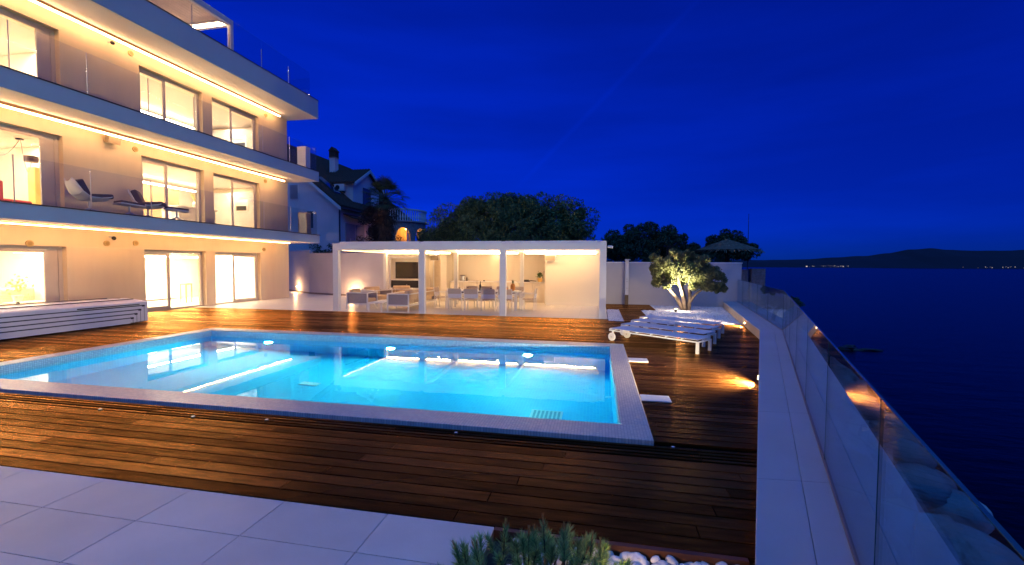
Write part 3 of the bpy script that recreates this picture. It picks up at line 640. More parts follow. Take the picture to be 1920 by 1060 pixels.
# rooms' contents
def inter(name, lb, cat, a, b_, m_, **k):
    return tag(MB().box(a, b_).build(name, m_, **k), lb, cat)
t = thing('armchair', 'red upholstered armchair behind the middle floor corner window', 'chair', (-17,10.0,2.97))
Bx('seat', (-17.4,9.55,3.1), (-16.6,10.2,3.45), mat('red_fabric', (.42,.06,.03), .8), t, bevel=.04); Bx('backrest', (-17.4,9.4,3.1),(-16.6,9.56,3.95), MATS['red_fabric'], t, bevel=.04)
for q in ((-17.3,9.5),(-16.7,9.5),(-17.3,10.1),(-16.7,10.1)): Bx('leg', (q[0]-.02,q[1]-.02,2.972),(q[0]+.02,q[1]+.02,3.099), BLACK, t)
t = thing('pendant_lamp', 'looped cord pendant lamp with dark drum shade in the corner room', 'lamp', (-16.6,9.95,5.2))
MB().tube([(-16.6,9.95,5.2),(-16.6,9.95,5.225)], .09, 12).build('ceiling_rose', BLACK, t)
MB().tube([(-16.6,9.95+.02*k*0,5.2-.4*math.sin(PI*k/10)) if 0 else (-16.6, 9.95-.9*k/10, 5.2-.55*math.sin(PI*k/10)) for k in range(11)], .006, 5).build('cord', BLACK, t)
MB().tube([(-16.6, 9.97+.25*k/10, 5.2-.9*math.sin(PI*k/12)) for k in range(11)], .006, 5).build('cord', BLACK, t)
MB().tube([(-16.6,10.2,4.62),(-16.6,10.2,4.78)], .16, 16).build('drum_shade', mat('brown_shade', (.10,.06,.03), .5), t)
t = thing('column_lamp', 'tall glowing yellow column beside the corner window', 'lamp', (-16.8,10.45,2.97)); Bx('body', (-16.95,10.3,2.972),(-16.65,10.55,4.5), mat('gold_panel', (.8,.55,.15), .5, emit=(1,.55,.12), es=.5), t, bevel=.03); Bx('base', (-17.0,10.25,2.971),(-16.6,10.6,2.9715), BLACK, t)
for f, cm_, lbs in ((0, PWHITE, 'ground floor'), (1, CABW, 'middle floor'), (2, CABG, 'upper floor')):
    z = FL[f]
    t = thing('wall_cabinet', 'row of %s cabinets at the back of the %s room' % ({0:'white',1:'oak',2:'grey'}[f], lbs), 'cabinet', (-19.1,15,z))
    for k in range(6): MB().box((-19.398, 13.2+.62*k, z+.05), (-18.85, 13.2+.62*k+.61, z+(2.02 if f else .9))).build('cabinet_door', cm_, t, bevel=.004)
    t = thing('oven_tower', 'built in steel oven in a tall unit on the %s' % lbs, 'oven', (-18,18.2,z))
    Bx('tall_unit', (-18.6,18.0,z), (-15.4,18.44,z+2.0), CABG if f else PWHITE, t)
    if f: Bx('oven_door', (-16.9,17.985,z+1.1), (-16.2,17.999,z+1.5), STEEL, t); Bx('oven_window', (-16.82,17.98,z+1.15), (-16.28,17.984,z+1.36), BLACK, t); Bx('control_panel', (-16.9,17.985,z+1.52), (-16.2,17.999,z+1.66), STEEL, t)
t = thing('kitchen_island', 'pale kitchen island behind the middle floor sliding door', 'kitchen island', (-16.6,15.3,2.97)); Bx('body', (-17.0,14.5,2.97),(-16.2,16.2,3.85), PWHITE, t); Bx('worktop', (-17.05,14.45,3.852),(-16.15,16.25,3.9), PWHITE, t)
t = thing('vase', 'clear vase of branches on the kitchen island', 'vase', (-16.6,15.6,3.9)); MB().tube([(-16.6,15.6,3.902),(-16.6,15.6,4.12),(-16.6,15.6,4.2)], [.07,.1,.05], 12).build('body', mat('cream_ceramic', (.7,.6,.45), .3), t)
br_ = MB()
for k in range(9): a = k*.7; br_.tube([(-16.6,15.6,4.15),(-16.6+.14*math.cos(a),15.6+.14*math.sin(a),4.5)], [.008,.02], 5)
br_.build('branches', mat('pale_branches', (.7,.55,.2), .8), t)
t = thing('sofa', 'low beige sofa inside the ground floor corner room', 'sofa', (-16.8,9.2,0)); Bx('seat', (-17.3,8.2,.12),(-16.5,9.4,.45), CUSH, t, bevel=.05); Bx('backrest', (-17.5,8.2,.12),(-17.28,9.4,.85), CUSH, t, bevel=.05)
t = thing('sofa', 'beige two seat sofa nearest the ground floor window jamb', 'sofa', (-16.8,10.3,0)); Bx('seat', (-17.3,9.8,.12),(-16.5,10.6,.45), CUSH, t, bevel=.05); Bx('backrest', (-17.5,9.8,.12),(-17.28,10.6,.85), CUSH, t, bevel=.05)
t = thing('potted_plant', 'flowering plant in a bowl between the indoor sofas', 'plant', (-16.4,9.65,0)); MB().tube([(-16.4,9.65,.0),(-16.4,9.65,.5)], [.14,.03], 12).build('stand', BLACK, t); MB().tube([(-16.4,9.65,.5),(-16.4,9.65,.68)], [.08,.13], 12).build('bowl', PWHITE, t)
lf = MB()
for k in range(70):
    p = Vector((-16.4+random.gauss(0,.12), 9.65+random.gauss(0,.13), .95+random.gauss(0,.13))); d = Vector((random.gauss(0,1),random.gauss(0,1),random.gauss(0,1))).normalized()*.05; e2 = d.orthogonal().normalized()*.03; lf.quad(p-d,p+e2,p+d,p-e2)
lf.build('leaves', mat('flower_yellow', (.55,.5,.2), .6), t)
t = thing('stool', 'orange brown stool inside the ground floor doorway', 'stool', (-16.6,15.1,0)); Bx('seat', (-16.75,14.95,.75),(-16.45,15.25,.8), CABW, t)
for q in ((-16.73,14.97),(-16.47,14.97),(-16.73,15.23),(-16.47,15.23)): Bx('leg', (q[0]-.015,q[1]-.015,0),(q[0]+.015,q[1]+.015,.749), CABW, t)

# ------------------------------------------------------------------ telescopic pool cover
cov = thing('pool_cover', 'stacked white telescopic pool enclosure parked on the deck by the villa', 'pool cover', (-13, 8, 0))
GASK = mat('rubber_gasket', (.012,.012,.03), .5)
for k in range(5):
    xf = -12.26+.025*k; ye = 9.98-.12*k; zt = .56-.10*k; xb = -14.0-.03*k+.2*k
    s_ = MB(); NS = 10
    pf = [(xf,.03),(xf,zt)] + [(xf-.07-(1.7-.1*k)*q/NS, zt+.02+.06*math.sin(PI*min(1,(q+.5)/NS))*(1 if k == 0 else .6)) for q in range(NS+1)] + [(xf-1.86+.1*k,zt),(xf-1.86+.1*k,.03)]
    ys = 2.0 if k == 0 else 2.0
    # shell skin, 3 cm thick, open below; ends closed
    for i in range(len(pf)-1):
        (a, za), (c_, zc) = pf[i], pf[i+1]; s_.quad((a,ys,za),(c_,ys,zc),(c_,ye,zc),(a,ye,za))
    n0 = len(s_.v); s_.v += [(a,ye,z) for a,z in pf]; s_.f.append(tuple(range(n0,n0+len(pf))))
    sh = s_.build('cover_segment', mat('cover_white', (.78,.77,.80), .4, var=.03), cov)
    if k < 4: MB().box((xf+.001, ys, zt-.106), (xf+.024, ye-.11, zt-.078)).box((xf+.001, ye-.128, .05), (xf+.020, ye-.106, zt-.1061)).box((xf+.0, ye-.17, zt-.118), (xf+.032, ye-.098, zt-.074)).build('gasket', GASK, sh)
    MB().box((xf-.01, ye-.06, .035),(xf+.03, ye+.01, .05)).build('latch', BLACK, sh)
MB().box((-12.258,8.3,.50),(-12.24,9.75,.522)).build('handle_rail', BLACK, cov)
for k in range(3): MB().box((-12.65-.45*k,2.1,.625),(-12.63-.45*k,9.9-.0*k,.645)).build('roof_seam', GASK, cov)

# ------------------------------------------------------------------ pergola
pe = thing('pergola', 'white aluminium pergola with three lit bays beyond the pool', 'pergola', (-4.4, 15.4, 0))
YF, YR = 13.72, 17.3; PX = [-8.91, -5.755, -3.0, .14]
for x in PX: MB().box((x-.1,YF,.004),(x+.1,YF+.16,2.12)).build('post', PWHITE, pe, bevel=.004)
for x in PX[:3]: MB().box((x-.07,YR,.004),(x+.07,YR+.14,2.12)).build('post', PWHITE, pe, bevel=.004)
MB().box((PX[0]-.1,YF,2.121),(PX[3]+.1,YF+.16,2.345)).build('front_beam', PWHITE, pe, bevel=.004)
MB().box((PX[0]-.1,YR,2.121),(PX[3]+.1,YR+.14,2.345)).build('rear_beam', PWHITE, pe)
for x in PX: MB().box((x-.08,YF+.162,2.122),(x+.08,YR-.002,2.343)).build('cross_beam', PWHITE, pe)
for i, (a, c) in enumerate(((-8.78,-5.85),(-5.7,-3.05),(-2.93,.05))): MB().box((a,YF+.05,2.347),(c,YF+.14,2.405)).build('louver_housing', PWHITE, pe)
for i in range(3):
    for k in range(17):
        y = YF+.25+k*.2; MB().obox(((PX[i]+PX[i+1])/2, y, 2.27), (PX[i+1]-PX[i]-.19,.2,.018), 0, 0, .1).build('louver', PWHITE, pe)
for (a, c) in ((-8.8,-6.0),(-5.62,-3.15),(-2.85,-.08)):
    MB().box((a,YR-.045,2.085),(c,YR-.005,2.12)).build('led_bar', LEDM2, pe)
MB().tube([(.28,13.8,2.22),(.42,13.75,2.2)], .04, 8).build('floodlight', PWHITE, pe)

MB().box((-8.825,YF+.3,2.1),(-8.79,YR-.3,2.121)).build('led_bar', emat('led_side', (1,.62,.29), 5), pe)
# pavilion
pv = thing('pavilion', 'white garden pavilion with outdoor kitchen and television wall behind the pergola', 'pavilion', (-4.5, 18.8, 0))
PV = mat('pavilion_plaster', (.72,.66,.56), .75, var=.03, vs=.8, bump=.06, bs=120)
Bx('side_block', (-2.13,17.9,0), (.25,19.9,2.42), PV, pv)
Bx('back_wall', (-7.9,19.42,0), (-2.132,19.9,2.42), PV, pv)
tvw_ = MB().box((-9.5,18.7,0),(-7.75,19.9,.5)).box((-9.5,18.7,1.96),(-7.75,19.9,2.42)).box((-9.5,18.7,.501),(-9.42,19.9,1.959)).box((-7.95,18.7,.501),(-7.75,19.9,1.959)).box((-9.419,18.95,.501),(-7.951,19.9,1.959)).build('television_wall', PV, pv)
Bx('pillar', (-6.88,18.55,0), (-6.6,19.41,2.42), PV, pv)
Bx('roof_slab', (-9.55,17.6,2.44), (.3,19.95,2.6), RENDERW, pv)
d_ = Bx('door', (-7.5,19.40,0), (-6.95,19.418,2.05), mat('door_cream', (.62,.52,.38), .5), pv); Bx('door_frame', (-7.56,19.395,0), (-7.505,19.4175,2.1), PWHITE, d_); MB().tube([(-7.42,19.36,1.02),(-7.33,19.36,1.02)], .012, 6).build('handle', STEEL, d_); Bx('hinge', (-7.02,19.39,1.7), (-6.96,19.3995,1.82), STEEL, d_)
nf = MB().box((-9.415,18.72,1.9),(-7.955,18.76,1.955)).box((-9.415,18.72,.503),(-7.955,18.76,.56)).box((-9.415,18.72,.562),(-9.37,18.76,1.898)).box((-8.0,18.72,.562),(-7.955,18.76,1.898)).build('niche_frame', RENDERW, pv)
t = thing('television', 'large black television on the pavilion wall left of the pillar', 'television', (-8.6,18.9,1.4)); Bx('screen', (-9.2,18.90,1.0), (-8.02,18.948,1.74), mat('tv_screen', (.008,.006,.006), .12, spec=.8), t); Bx('bezel', (-9.215,18.91,.985), (-8.005,18.9485,.999), BLACK, t)
t = thing('media_console', 'dark media console under the television', 'console', (-8.6,18.85,.6)); Bx('body', (-9.36,18.8,.565), (-8.01,18.949,.9), BLACK, t); Bx('worktop', (-9.362,18.78,.902), (-8.005,18.949,.93), RENDERW, t); MB().tube([(-8.6,18.8,.7),(-8.6,18.79,.7)], .02, 8).build('knob', STEEL, t)
k_ = thing('outdoor_kitchen', 'long white outdoor kitchen counter along the pavilion back wall', 'kitchen counter', (-4.3,19.1,0))
Bx('worktop', (-6.55,18.85,.86), (-2.135,19.418,.9), RENDERW, k_)
for k in range(7): MB().box((-6.55+.63*k, 18.9, .08), (-6.55+.63*k+.622, 19.41, .855)).build('cabinet_door', PV, k_, bevel=.004)
Bx('plinth', (-6.5,18.95,0), (-2.14,19.41,.078), PV, k_)
for k in (5,6): MB().box((-6.55+.63*k+.1, 18.88, .76), (-6.55+.63*k+.3, 18.899, .775)).build('handle', STEEL, k_)
t = thing('cooking_pot', 'steel pot with dark lid at the left of the kitchen counter', 'pot', (-6.05,19.15,.9)); MB().tube([(-6.05,19.15,.902),(-6.05,19.15,1.14)], .13, 16).build('body', STEEL, t, smooth=False); MB().tube([(-6.05,19.15,1.142),(-6.05,19.15,1.17)], [.14,.1], 16).build('lid', BLACK, t)
t = thing('pepper_mill', 'small dark mill beside the steel pot', 'mill', (-5.83,19.1,.9)); MB().tube([(-5.83,19.1,.902),(-5.83,19.1,.98),(-5.83,19.1,1.03)], [.035,.02,.03], 10).build('body', BLACK, t); MB().ball((-5.83,19.1,1.05), .02, 8, 5).build('knob', BLACK, t)
t = thing('grill_pan', 'dark long handled grill pan on the right of the counter', 'pan', (-3.2,19.1,.9)); MB().tube([(-3.15,19.1,.902),(-3.15,19.1,.96)], [.2,.23], 18).build('pan', BLACK, t); MB().tube([(-2.95,19.1,.95),(-2.66,19.1,.93)], .018, 8).build('handle', BLACK, t); MB().box((-3.32,19.0,.962),(-3.0,19.2,.99)).build('lid', BLACK, t)
t = thing('herb_pot', 'green herb in a yellow pot at the right end of the counter', 'plant', (-2.5,19.1,.9)); MB().tube([(-2.5,19.1,.902),(-2.5,19.1,1.06)], [.08,.11], 14).build('pot', YEL, t)
lf = MB()
for k in range(110):
    p = Vector((-2.5,19.1,1.2)) + Vector((random.gauss(0,.07),random.gauss(0,.07),random.gauss(0,.055))); d = Vector((random.gauss(0,1),random.gauss(0,1),random.gauss(0,1))).normalized()*.035; e2 = d.orthogonal().normalized()*.02; lf.quad(p-d,p+e2,p+d,p-e2)
lf.build('leaves', mat('herb_green', (.06,.14,.02), .6), t)
for (x, lb) in ((-5.0,'small dark glass standing left on the counter'),(-3.7,'small dark glass on the counter nearer the grill pan')):
    t = thing('dark_glass', lb, 'glass', (x,19.0,.9), 'dark glasses on the counter'); MB().tube([(x,19.0,.902),(x,19.0,.95)], [.03,.04], 10).build('bowl', BLACK, t)
for (x, y, z, lb) in ((-1.9,17.72,1.95,'white box speaker on the right pavilion wall'), (-7.3,19.0,1.96,'white box speaker above the pavilion door')):
    t = thing('wall_speaker', lb, 'speaker', (x, y, z), 'white speakers under the pergola'); MB().obox((x,y,z), (.42,.22,.25), 0, 0, .25).build('case', RENDERW, t, bevel=.01); MB().obox((x,y-.115,z-.035), (.38,.01,.2), 0, 0, .25).build('grille', mat('speaker_grille', (.30,.24,.18), .8), t); MB().box((x-.03,y+.1,z-.03),(x+.03,y+.178 if z < 1.955 else y+.4,z+.03)).build('bracket', STEEL, t)
t = thing('wall_sensor', 'small round white sensor on the right pavilion wall', 'sensor', (-.78,17.88,1.9)); MB().tube([(-.78,17.9,1.9),(-.78,17.84,1.9)], .05, 12).build('body', PWHITE, t); MB().tube([(-.78,17.84,1.9),(-.78,17.83,1.9)], .025, 10).build('lens', STEEL, t)
# ceiling downlights over the door recess (two bright scallops in the photo)
t = thing('downlight', 'bright ceiling spot over the pavilion door recess', 'light', (-7.2,19.15,2.38), 'ceiling spots in the pavilion'); MB().tube([(-7.2,19.15,2.42),(-7.2,19.15,2.438)], .05, 12).build('rim', STEEL, t); MB().tube([(-7.2,19.15,2.418),(-7.2,19.15,2.419)], .035, 12).build('lens', LENS, t); lamp('spot_lamp', 'SPOT', (-7.2,19.15,2.4), 30, (1,.66,.34), t, size=.03, spot_size=R(100), spot_blend=.6)
t = thing('downlight', 'bright ceiling spot over the kitchen counter', 'light', (-4.4,19.1,2.38), 'ceiling spots in the pavilion'); MB().tube([(-4.4,19.1,2.42),(-4.4,19.1,2.438)], .05, 12).build('rim', STEEL, t); MB().tube([(-4.4,19.1,2.418),(-4.4,19.1,2.419)], .035, 12).build('lens', LENS, t); lamp('spot_lamp', 'SPOT', (-4.4,19.1,2.4), 40, (1,.62,.28), t, size=.03, spot_size=R(150), spot_blend=.8)

# ------------------------------------------------------------------ lounge and dining furniture
def frame_box(mb, x0, x1, y0, y1, z0, z1, r=.022):
    for z in (z0, z1-2*r):
        mb.box((x0,y0,z),(x1,y0+2*r,z+2*r)); mb.box((x0,y1-2*r,z),(x1,y1,z+2*r)); mb.box((x0,y0+2*r,z),(x0+2*r,y1-2*r,z+2*r)); mb.box((x1-2*r,y0+2*r,z),(x1,y1-2*r,z+2*r))
def sofa(name, lb, cx, cy, L_, D_, rz, seats, grp):
    """long side along local x, back at local +y"""
    t = thing(name, lb, 'sofa' if seats > 1 else 'armchair', (cx, cy, 0), grp, rz)
    fr = MB(); frame_box(fr, -L_/2, L_/2, -D_/2, D_/2, .19, .62, .018); fr.build('frame', PWHITE, t, world=False)
    for sx in (-1, 1):
        MB().box((sx*(L_/2-.05)-.01, -D_/2+.04, .23),(sx*(L_/2-.05)+.01, D_/2-.04, .582)).build('side_panel', FABD, t, world=False)
        for sy in (-1, 1): x_, y_ = sx*(L_/2-.02), sy*(D_/2-.02); MB().box((x_-.02,y_-.02,.003),(x_+.02,y_+.02,.189)).build('leg', PWHITE, t, world=False); MB().box((x_-.02,y_-.02,.2265),(x_+.02,y_+.02,.5835)).build('upright', PWHITE, t, world=False)
    w_ = (L_-.16)/seats
    for k in range(seats):
        x0 = -L_/2+.08+w_*k; MB().box((x0+.006,-D_/2+.02,.23),(x0+w_-.006,D_/2-.2,.40)).build('seat_cushion', CUSH, t, world=False, bevel=.03)
        MB().obox((x0+w_/2, D_/2-.15, .54), (w_-.02,.16,.36), 0, 0, -.15).build('back_cushion', CUSH, t, world=False, bevel=.04)
    MB().obox((-L_/2+.17,.05,.5), (.10,.34,.2), 0, .2).build('side_cushion', CUSH, t, world=False, bevel=.035)
    return t
sofa('armchair', 'low armchair with taupe side panel at the left of the pergola', -8.5, 14.75, .75, .85, R(90), 1, 'outdoor armchairs')
sofa('armchair', 'armchair behind the first one, closer to the garden wall', -8.75, 16.3, .9, .85, R(70), 1, 'outdoor armchairs')
sofa('armchair', 'armchair in front of the television wall', -8.2, 17.35, .9, .8, R(20), 1, 'outdoor armchairs')
sofa('outdoor_sofa', 'long outdoor sofa with white frame behind the second post', -6.8, 15.5, 2.75, .82, R(-90), 3, 'outdoor sofas')
t = thing('coffee_table', 'low white coffee table in front of the long sofa', 'table', (-7.6,14.5,0))
MB().box((-7.85,13.95,.28),(-7.3,15.2,.315)).build('table_top', PWHITE, t, bevel=.004)
for x in (-7.83,-7.36):
    for y in (13.97,15.14): MB().box((x,y,.003),(x+.04,y+.04,.279)).build('leg', PWHITE, t)

t = thing('dining_table', 'long white dining table laid under the middle bay', 'table', (-4.15,15.75,0))
MB().box((-5.45,15.3,.65),(-2.8,16.2,.69)).build('table_top', PWHITE, t, bevel=.004)
for x in (-5.42,-2.89):
    for y in (15.33,16.11): MB().box((x,y,.003),(x+.06,y+.06,.649)).build('leg', PWHITE, t)
MB().box((-5.35,15.36,.60),(-2.9,15.39,.649)).build('apron', mat('table_apron', (.2,.16,.15), .6), t)
def dining_chair():
    t = thing('dining_chair', '', 'chair', (0,0,0), 'dining chairs round the outdoor table')
    w = .25
    for sx in (-1, 1):
        MB().box((sx*w-.013,.2,.003),(sx*w+.013,.235,.60)).build('leg', PWHITE, t, world=False)
        MB().tube([(sx*w,-.22,.003),(sx*w,-.22,.42),(sx*w*.98,-.27,.80)], .014, 6).build('leg', PWHITE, t, world=False)
        MB().box((sx*w-.02,-.235,.601),(sx*w+.02,.24,.622)).build('armrest', PWHITE, t, world=False)
    MB().box((-w+.015,-.22,.40),(w-.015,.22,.425)).build('seat', FAB, t, world=False, bevel=.006)
    MB().obox((0,-.262,.70), (.47,.016,.19), 0, 0, .13).build('backrest', FAB, t, world=False)
    MB().obox((0,-.236,.53), (.47,.014,.15), 0, 0, .13).build('lower_backrest', SLING, t, world=False)
    return t
dc = dining_chair()
chairs = [(-4.98,15.08,0,'leftmost of the four dining chairs facing away from the pool'),(-4.38,15.08,0,'second dining chair from the left with its back to the pool'),(-3.76,15.1,0,'third dining chair from the left, half behind the white post'),(-3.16,15.1,0,'dining chair just right of the white post, back to the pool'),
 (-4.9,16.45,PI,'far side dining chair behind the glasses at the left'),(-4.3,16.45,PI,'far side dining chair behind the wine bottle'),(-3.65,16.45,PI,'far side dining chair hidden partly by the white post'),(-3.05,16.45,PI,'far side dining chair behind the pineapple'),
 (-5.75,15.75,-PI/2,'dining chair at the left head of the table'),(-2.45,15.7,PI/2,'dining chair at the right head of the table')]
for i, (x, y, rz, lb) in enumerate(chairs):
    o = dc if i == 0 else copy_tree(dc); o.location = (x, y, 0); o.rotation_euler = (0,0,rz); o['label'] = lb
t = thing('wine_bottle', 'dark wine bottle on the dining table', 'bottle', (-4.25,15.6,.69)); MB().tube([(-4.25,15.6,.692),(-4.25,15.6,.88),(-4.25,15.6,.93),(-4.25,15.6,1.01)], [.038,.038,.015,.014], 12).build('body', BLACK, t); MB().tube([(-4.25,15.6,1.011),(-4.25,15.6,1.03)], .015, 10).build('cap', mat('wine_cap', (.1,.01,.01), .4), t)
t = thing('pineapple', 'pineapple standing on the right of the dining table', 'pineapple', (-3.05,15.7,.69)); MB().ball((-3.05,15.7,.83), (.09,.09,.14), 12, 9, .05).build('fruit', mat('pineapple_skin', (.42,.16,.03), .7, var=.4, vs=60), t)
lf = MB()
for k in range(22): a = k*2.4; r = .02+.03*(k % 4)/3; b0 = Vector((-3.05,15.7,.95)); tp = b0+Vector((math.cos(a)*r*1.7,math.sin(a)*r*1.7,.1+.07*(1-(k % 4)/3))); q = Vector((-math.sin(a),math.cos(a),0))*.013; lf.quad(b0-q,b0+q,tp)
lf.build('crown', mat('pineapple_crown', (.08,.12,.03), .6), t)
t = thing('fruit_bowl', 'bowl of oranges beside the pineapple', 'bowl', (-3.3,15.65,.69)); MB().tube([(-3.3,15.65,.692),(-3.3,15.65,.75)], [.06,.12], 14, cap=False).build('bowl', PWHITE, t)
for k in range(5): MB().ball((-3.3+.05*math.cos(k*1.3),15.65+.05*math.sin(k*1.3),.76+.02*(k % 2)), .036, 8, 6).build('orange', mat('orange_skin', (.7,.28,.03), .5), t, smooth=True)
for (x, y, lb) in ((-5.05,15.6,'dark tumbler left on the dining table'),(-4.8,15.85,'dark tumbler by the bread board'),(-3.85,15.65,'dark tumbler left of the white post')):
    t = thing('tumbler', lb, 'glass', (x,y,.69), 'tumblers on the dining table'); MB().tube([(x,y,.692),(x,y,.79)], [.028,.036], 10, cap=False).build('glass_body', GLB, t); MB().tube([(x,y,.76),(x,y,.79)], .032, 10).build('drink', BLACK, t)
t = thing('bread_board', 'wooden board with bread on the dining table', 'board', (-4.7,15.6,.69)); MB().box((-4.88,15.5,.692),(-4.5,15.7,.71)).build('board', CABW, t); MB().ball((-4.7,15.6,.735), (.12,.06,.035), 10, 6).build('bread', mat('bread', (.45,.22,.08), .8), t, smooth=True)

# ------------------------------------------------------------------ sun loungers
def lounger():
    t = thing('sun_lounger', '', 'sun lounger', (0,0,0), 'white sun loungers in a row', 0)
    Lg, w = 2.0, .56
    fr = MB(); z = .21
    fr.box((0,0,z),(Lg,.035,z+.024)).box((0,w-.035,z),(Lg,w,z+.024)).box((0,.0355,z),(.035,w-.0355,z+.024)).box((Lg-.035,.0355,z),(Lg,w-.0355,z+.024))
    fr.build('frame', PWHITE, t, world=False, bevel=.003)
    for k in range(6):
        x0 = .01+k*.33; MB().box((x0+.01,.0,z+.052),(x0+.322,w,z+.062)).build('sling_panel', SLING, t, world=False)
        MB().box((x0-.006,.004,z+.025),(x0+.012,.03,z+.052)).box((x0-.006,w-.03,z+.025),(x0+.012,w-.004,z+.052)).box((x0-.004,.0305,z+.03),(x0+.008,w-.0305,z+.05)).build('cross_bar', PWHITE, t, world=False)
    for (x,y) in ((Lg-.05,0),(Lg-.05,w-.05)): MB().box((x,y,.002),(x+.05,y+.05,z-.001)).build('leg', PWHITE, t, world=False, bevel=.003)
    for y in (-.02, w-.01):
        whl = MB().tube([(.08,y,.09),(.08,y+.03,.09)], .088, 22).build('wheel', PWHITE, t, world=False, bevel=.004); MB().tube([(.08,y-.004,.09),(.08,y+.034,.09)], .02, 10).build('hub', STEEL, whl, world=False)
    for y in (.015, w-.045): MB().box((.065,y,.17),(.095,y+.03,z-.001)).build('wheel_strut', PWHITE, t, world=False)
    return t
lg = lounger(); ang = math.atan2(-1.22, 1.6)
lbs = ['white sun lounger nearest the pool, its wheels in view', 'second white sun lounger counting away from the pool', 'third white sun lounger counting away from the pool', 'farthest white sun lounger beside the gravel bed']
for k in range(4):
    o = lg if k == 0 else copy_tree(lg)
    o.location = (.25+.30*k*.95, 9.84+.86*k*.93, 0); o.rotation_euler = (0,0,ang); o['label'] = lbs[k]
t = thing('side_table', 'small white side table between the loungers', 'side table', (1.75,10.55,0)); MB().tube([(1.75,10.55,.003),(1.75,10.55,.33)], .035, 12).build('stem', PWHITE, t); MB().tube([(1.75,10.55,.331),(1.75,10.55,.35)], .14, 20).build('table_top', PWHITE, t)

# outdoor shower
t = thing('outdoor_shower', 'white column shower with wooden foot against the garden wall', 'shower', (1.18,18.85,0))
MB().box((1.10,18.78,.42),(1.24,18.9,1.86)).build('column', PWHITE, t, bevel=.004); MB().box((1.10,18.78,.013),(1.24,18.9,.419)).build('foot', mat('teak', (.16,.10,.05), .6), t)
MB().box((1.08,18.6,1.862),(1.28,18.92,1.9)).build('shower_head', PWHITE, t)
for z in (.7,.98,1.08): MB().tube([(1.17,18.78,z),(1.17,18.73,z)], .022, 10).build('tap', STEEL, t)
MB().tube([(1.27,18.86,.5),(1.3,18.86,.8),(1.27,18.86,1.2)], .008, 6).build('hose', STEEL, t)

# ------------------------------------------------------------------ foliage helpers
def leaf_mesh(name, pts, size, material, parent, flat=0., elong=1.8, ndir=None):
    n_ = len(pts); d = RNG.normal(size=(n_,3)); d /= np.linalg.norm(d,axis=1)[:,None]
    if ndir is not None: d = d*.7 + ndir; d /= np.linalg.norm(d,axis=1)[:,None]
    a = RNG.normal(size=(n_,3)); s_ = np.cross(d, a); s_ /= np.linalg.norm(s_,axis=1)[:,None]
    sz = size*RNG.uniform(.6,1.3,size=(n_,1)); d = d*sz; s_ = s_*sz/elong
    V = np.stack([pts-d*.9, pts+s_*.5, pts+d*1.1, pts-s_*.5],1).reshape(-1,3)
    off = Vector((0,0,0)); p = parent
    while p is not None: off += p.location; p = p.parent
    V = V - np.array(off)
    me = bpy.data.meshes.new(name); me.vertices.add(len(V)); me.vertices.foreach_set('co', V.ravel()); me.loops.add(4*n_); me.loops.foreach_set('vertex_index', np.arange(4*n_))
    me.polygons.add(n_); me.polygons.foreach_set('loop_start', np.arange(n_)*4); me.polygons.foreach_set('loop_total', np.full(n_,4)); me.update(); me.validate()
    me.materials.append(material); o = bpy.data.objects.new(name, me); COL.objects.link(o); o.parent = parent; return o
def clumps(centers, radii, per, shell=.55):
    out = []
    for c, r in zip(centers, radii):
        d = RNG.normal(size=(per,3)); d /= np.linalg.norm(d,axis=1)[:,None]; q = RNG.uniform(shell,1,size=(per,1))**.7
        out.append(np.array(c) + d*q*np.array(r))
    return np.vstack(out)
def dome(cx, cy, cz, rx, ry, rz, n_, rc, lumps=True):
    """clump centres over an uneven half-dome"""
    cs, rs = [], []
    for k in range(n_):
        th = random.uniform(0, 2*PI); ph = math.acos(random.uniform(-.25, 1)); q = random.uniform(.6, .98)*(1+.07*math.sin(th*3+ph*2))
        cs.append((cx+rx*q*math.sin(ph)*math.cos(th), cy+ry*q*math.sin(ph)*math.sin(th), cz+rz*q*math.cos(ph))); r = rc*random.uniform(.6,1.25); rs.append((r,r,r*.8))
    return cs, rs
def big_tree(name, lb, loc, cz, rx, ry, rz, n_, rc, per, leaf, material, trunk_r, blocks=()):
    t = thing(name, lb, 'tree', loc, 'trees beyond the garden wall')
    tr = MB(); x, y, z = loc; tr.tube([(x,y,z),(x+.15,y,z+(cz-z)*.6),(x,y+.1,cz)], [trunk_r,trunk_r*.8,trunk_r*.6], 8)
    for k in range(9):
        a = k*.7+.3; e_ = (x+rx*.7*math.cos(a), y+ry*.6*math.sin(a), cz+rz*.45*(.4+.6*((k*7) % 5)/5)); tr.tube([(x,y,cz-.3),((x+e_[0])/2,(y+e_[1])/2,(cz+e_[2])/2-.1), e_], [trunk_r*.5,trunk_r*.3,.04], 6)
    tr.build('trunk', DBARK, t)
    cs, rs = dome(x, y, cz, rx, ry, rz, n_, rc)
    core = [(x+rx*.45*math.cos(a), y+ry*.4*math.sin(a), cz+rz*.2) for a in np.arange(0,6.2,.8)] + [(x,y,cz+rz*.4)]
    cs += core; rs += [(rx*.4,ry*.4,rz*.45)]*len(core)
    leaf_mesh('crown', clumps(cs, rs, per), leaf, material, t)
    return t
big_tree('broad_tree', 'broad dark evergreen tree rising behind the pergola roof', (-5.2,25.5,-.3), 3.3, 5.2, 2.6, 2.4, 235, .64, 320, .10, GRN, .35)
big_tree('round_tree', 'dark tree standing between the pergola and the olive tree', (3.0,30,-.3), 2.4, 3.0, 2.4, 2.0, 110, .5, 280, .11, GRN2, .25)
big_tree('low_tree', 'low dark shrubby tree touching the left side of the broad tree', (-10.3,27,-.3), 2.6, 1.5, 1.5, 1.2, 34, .42, 220, .10, GRN2, .15)
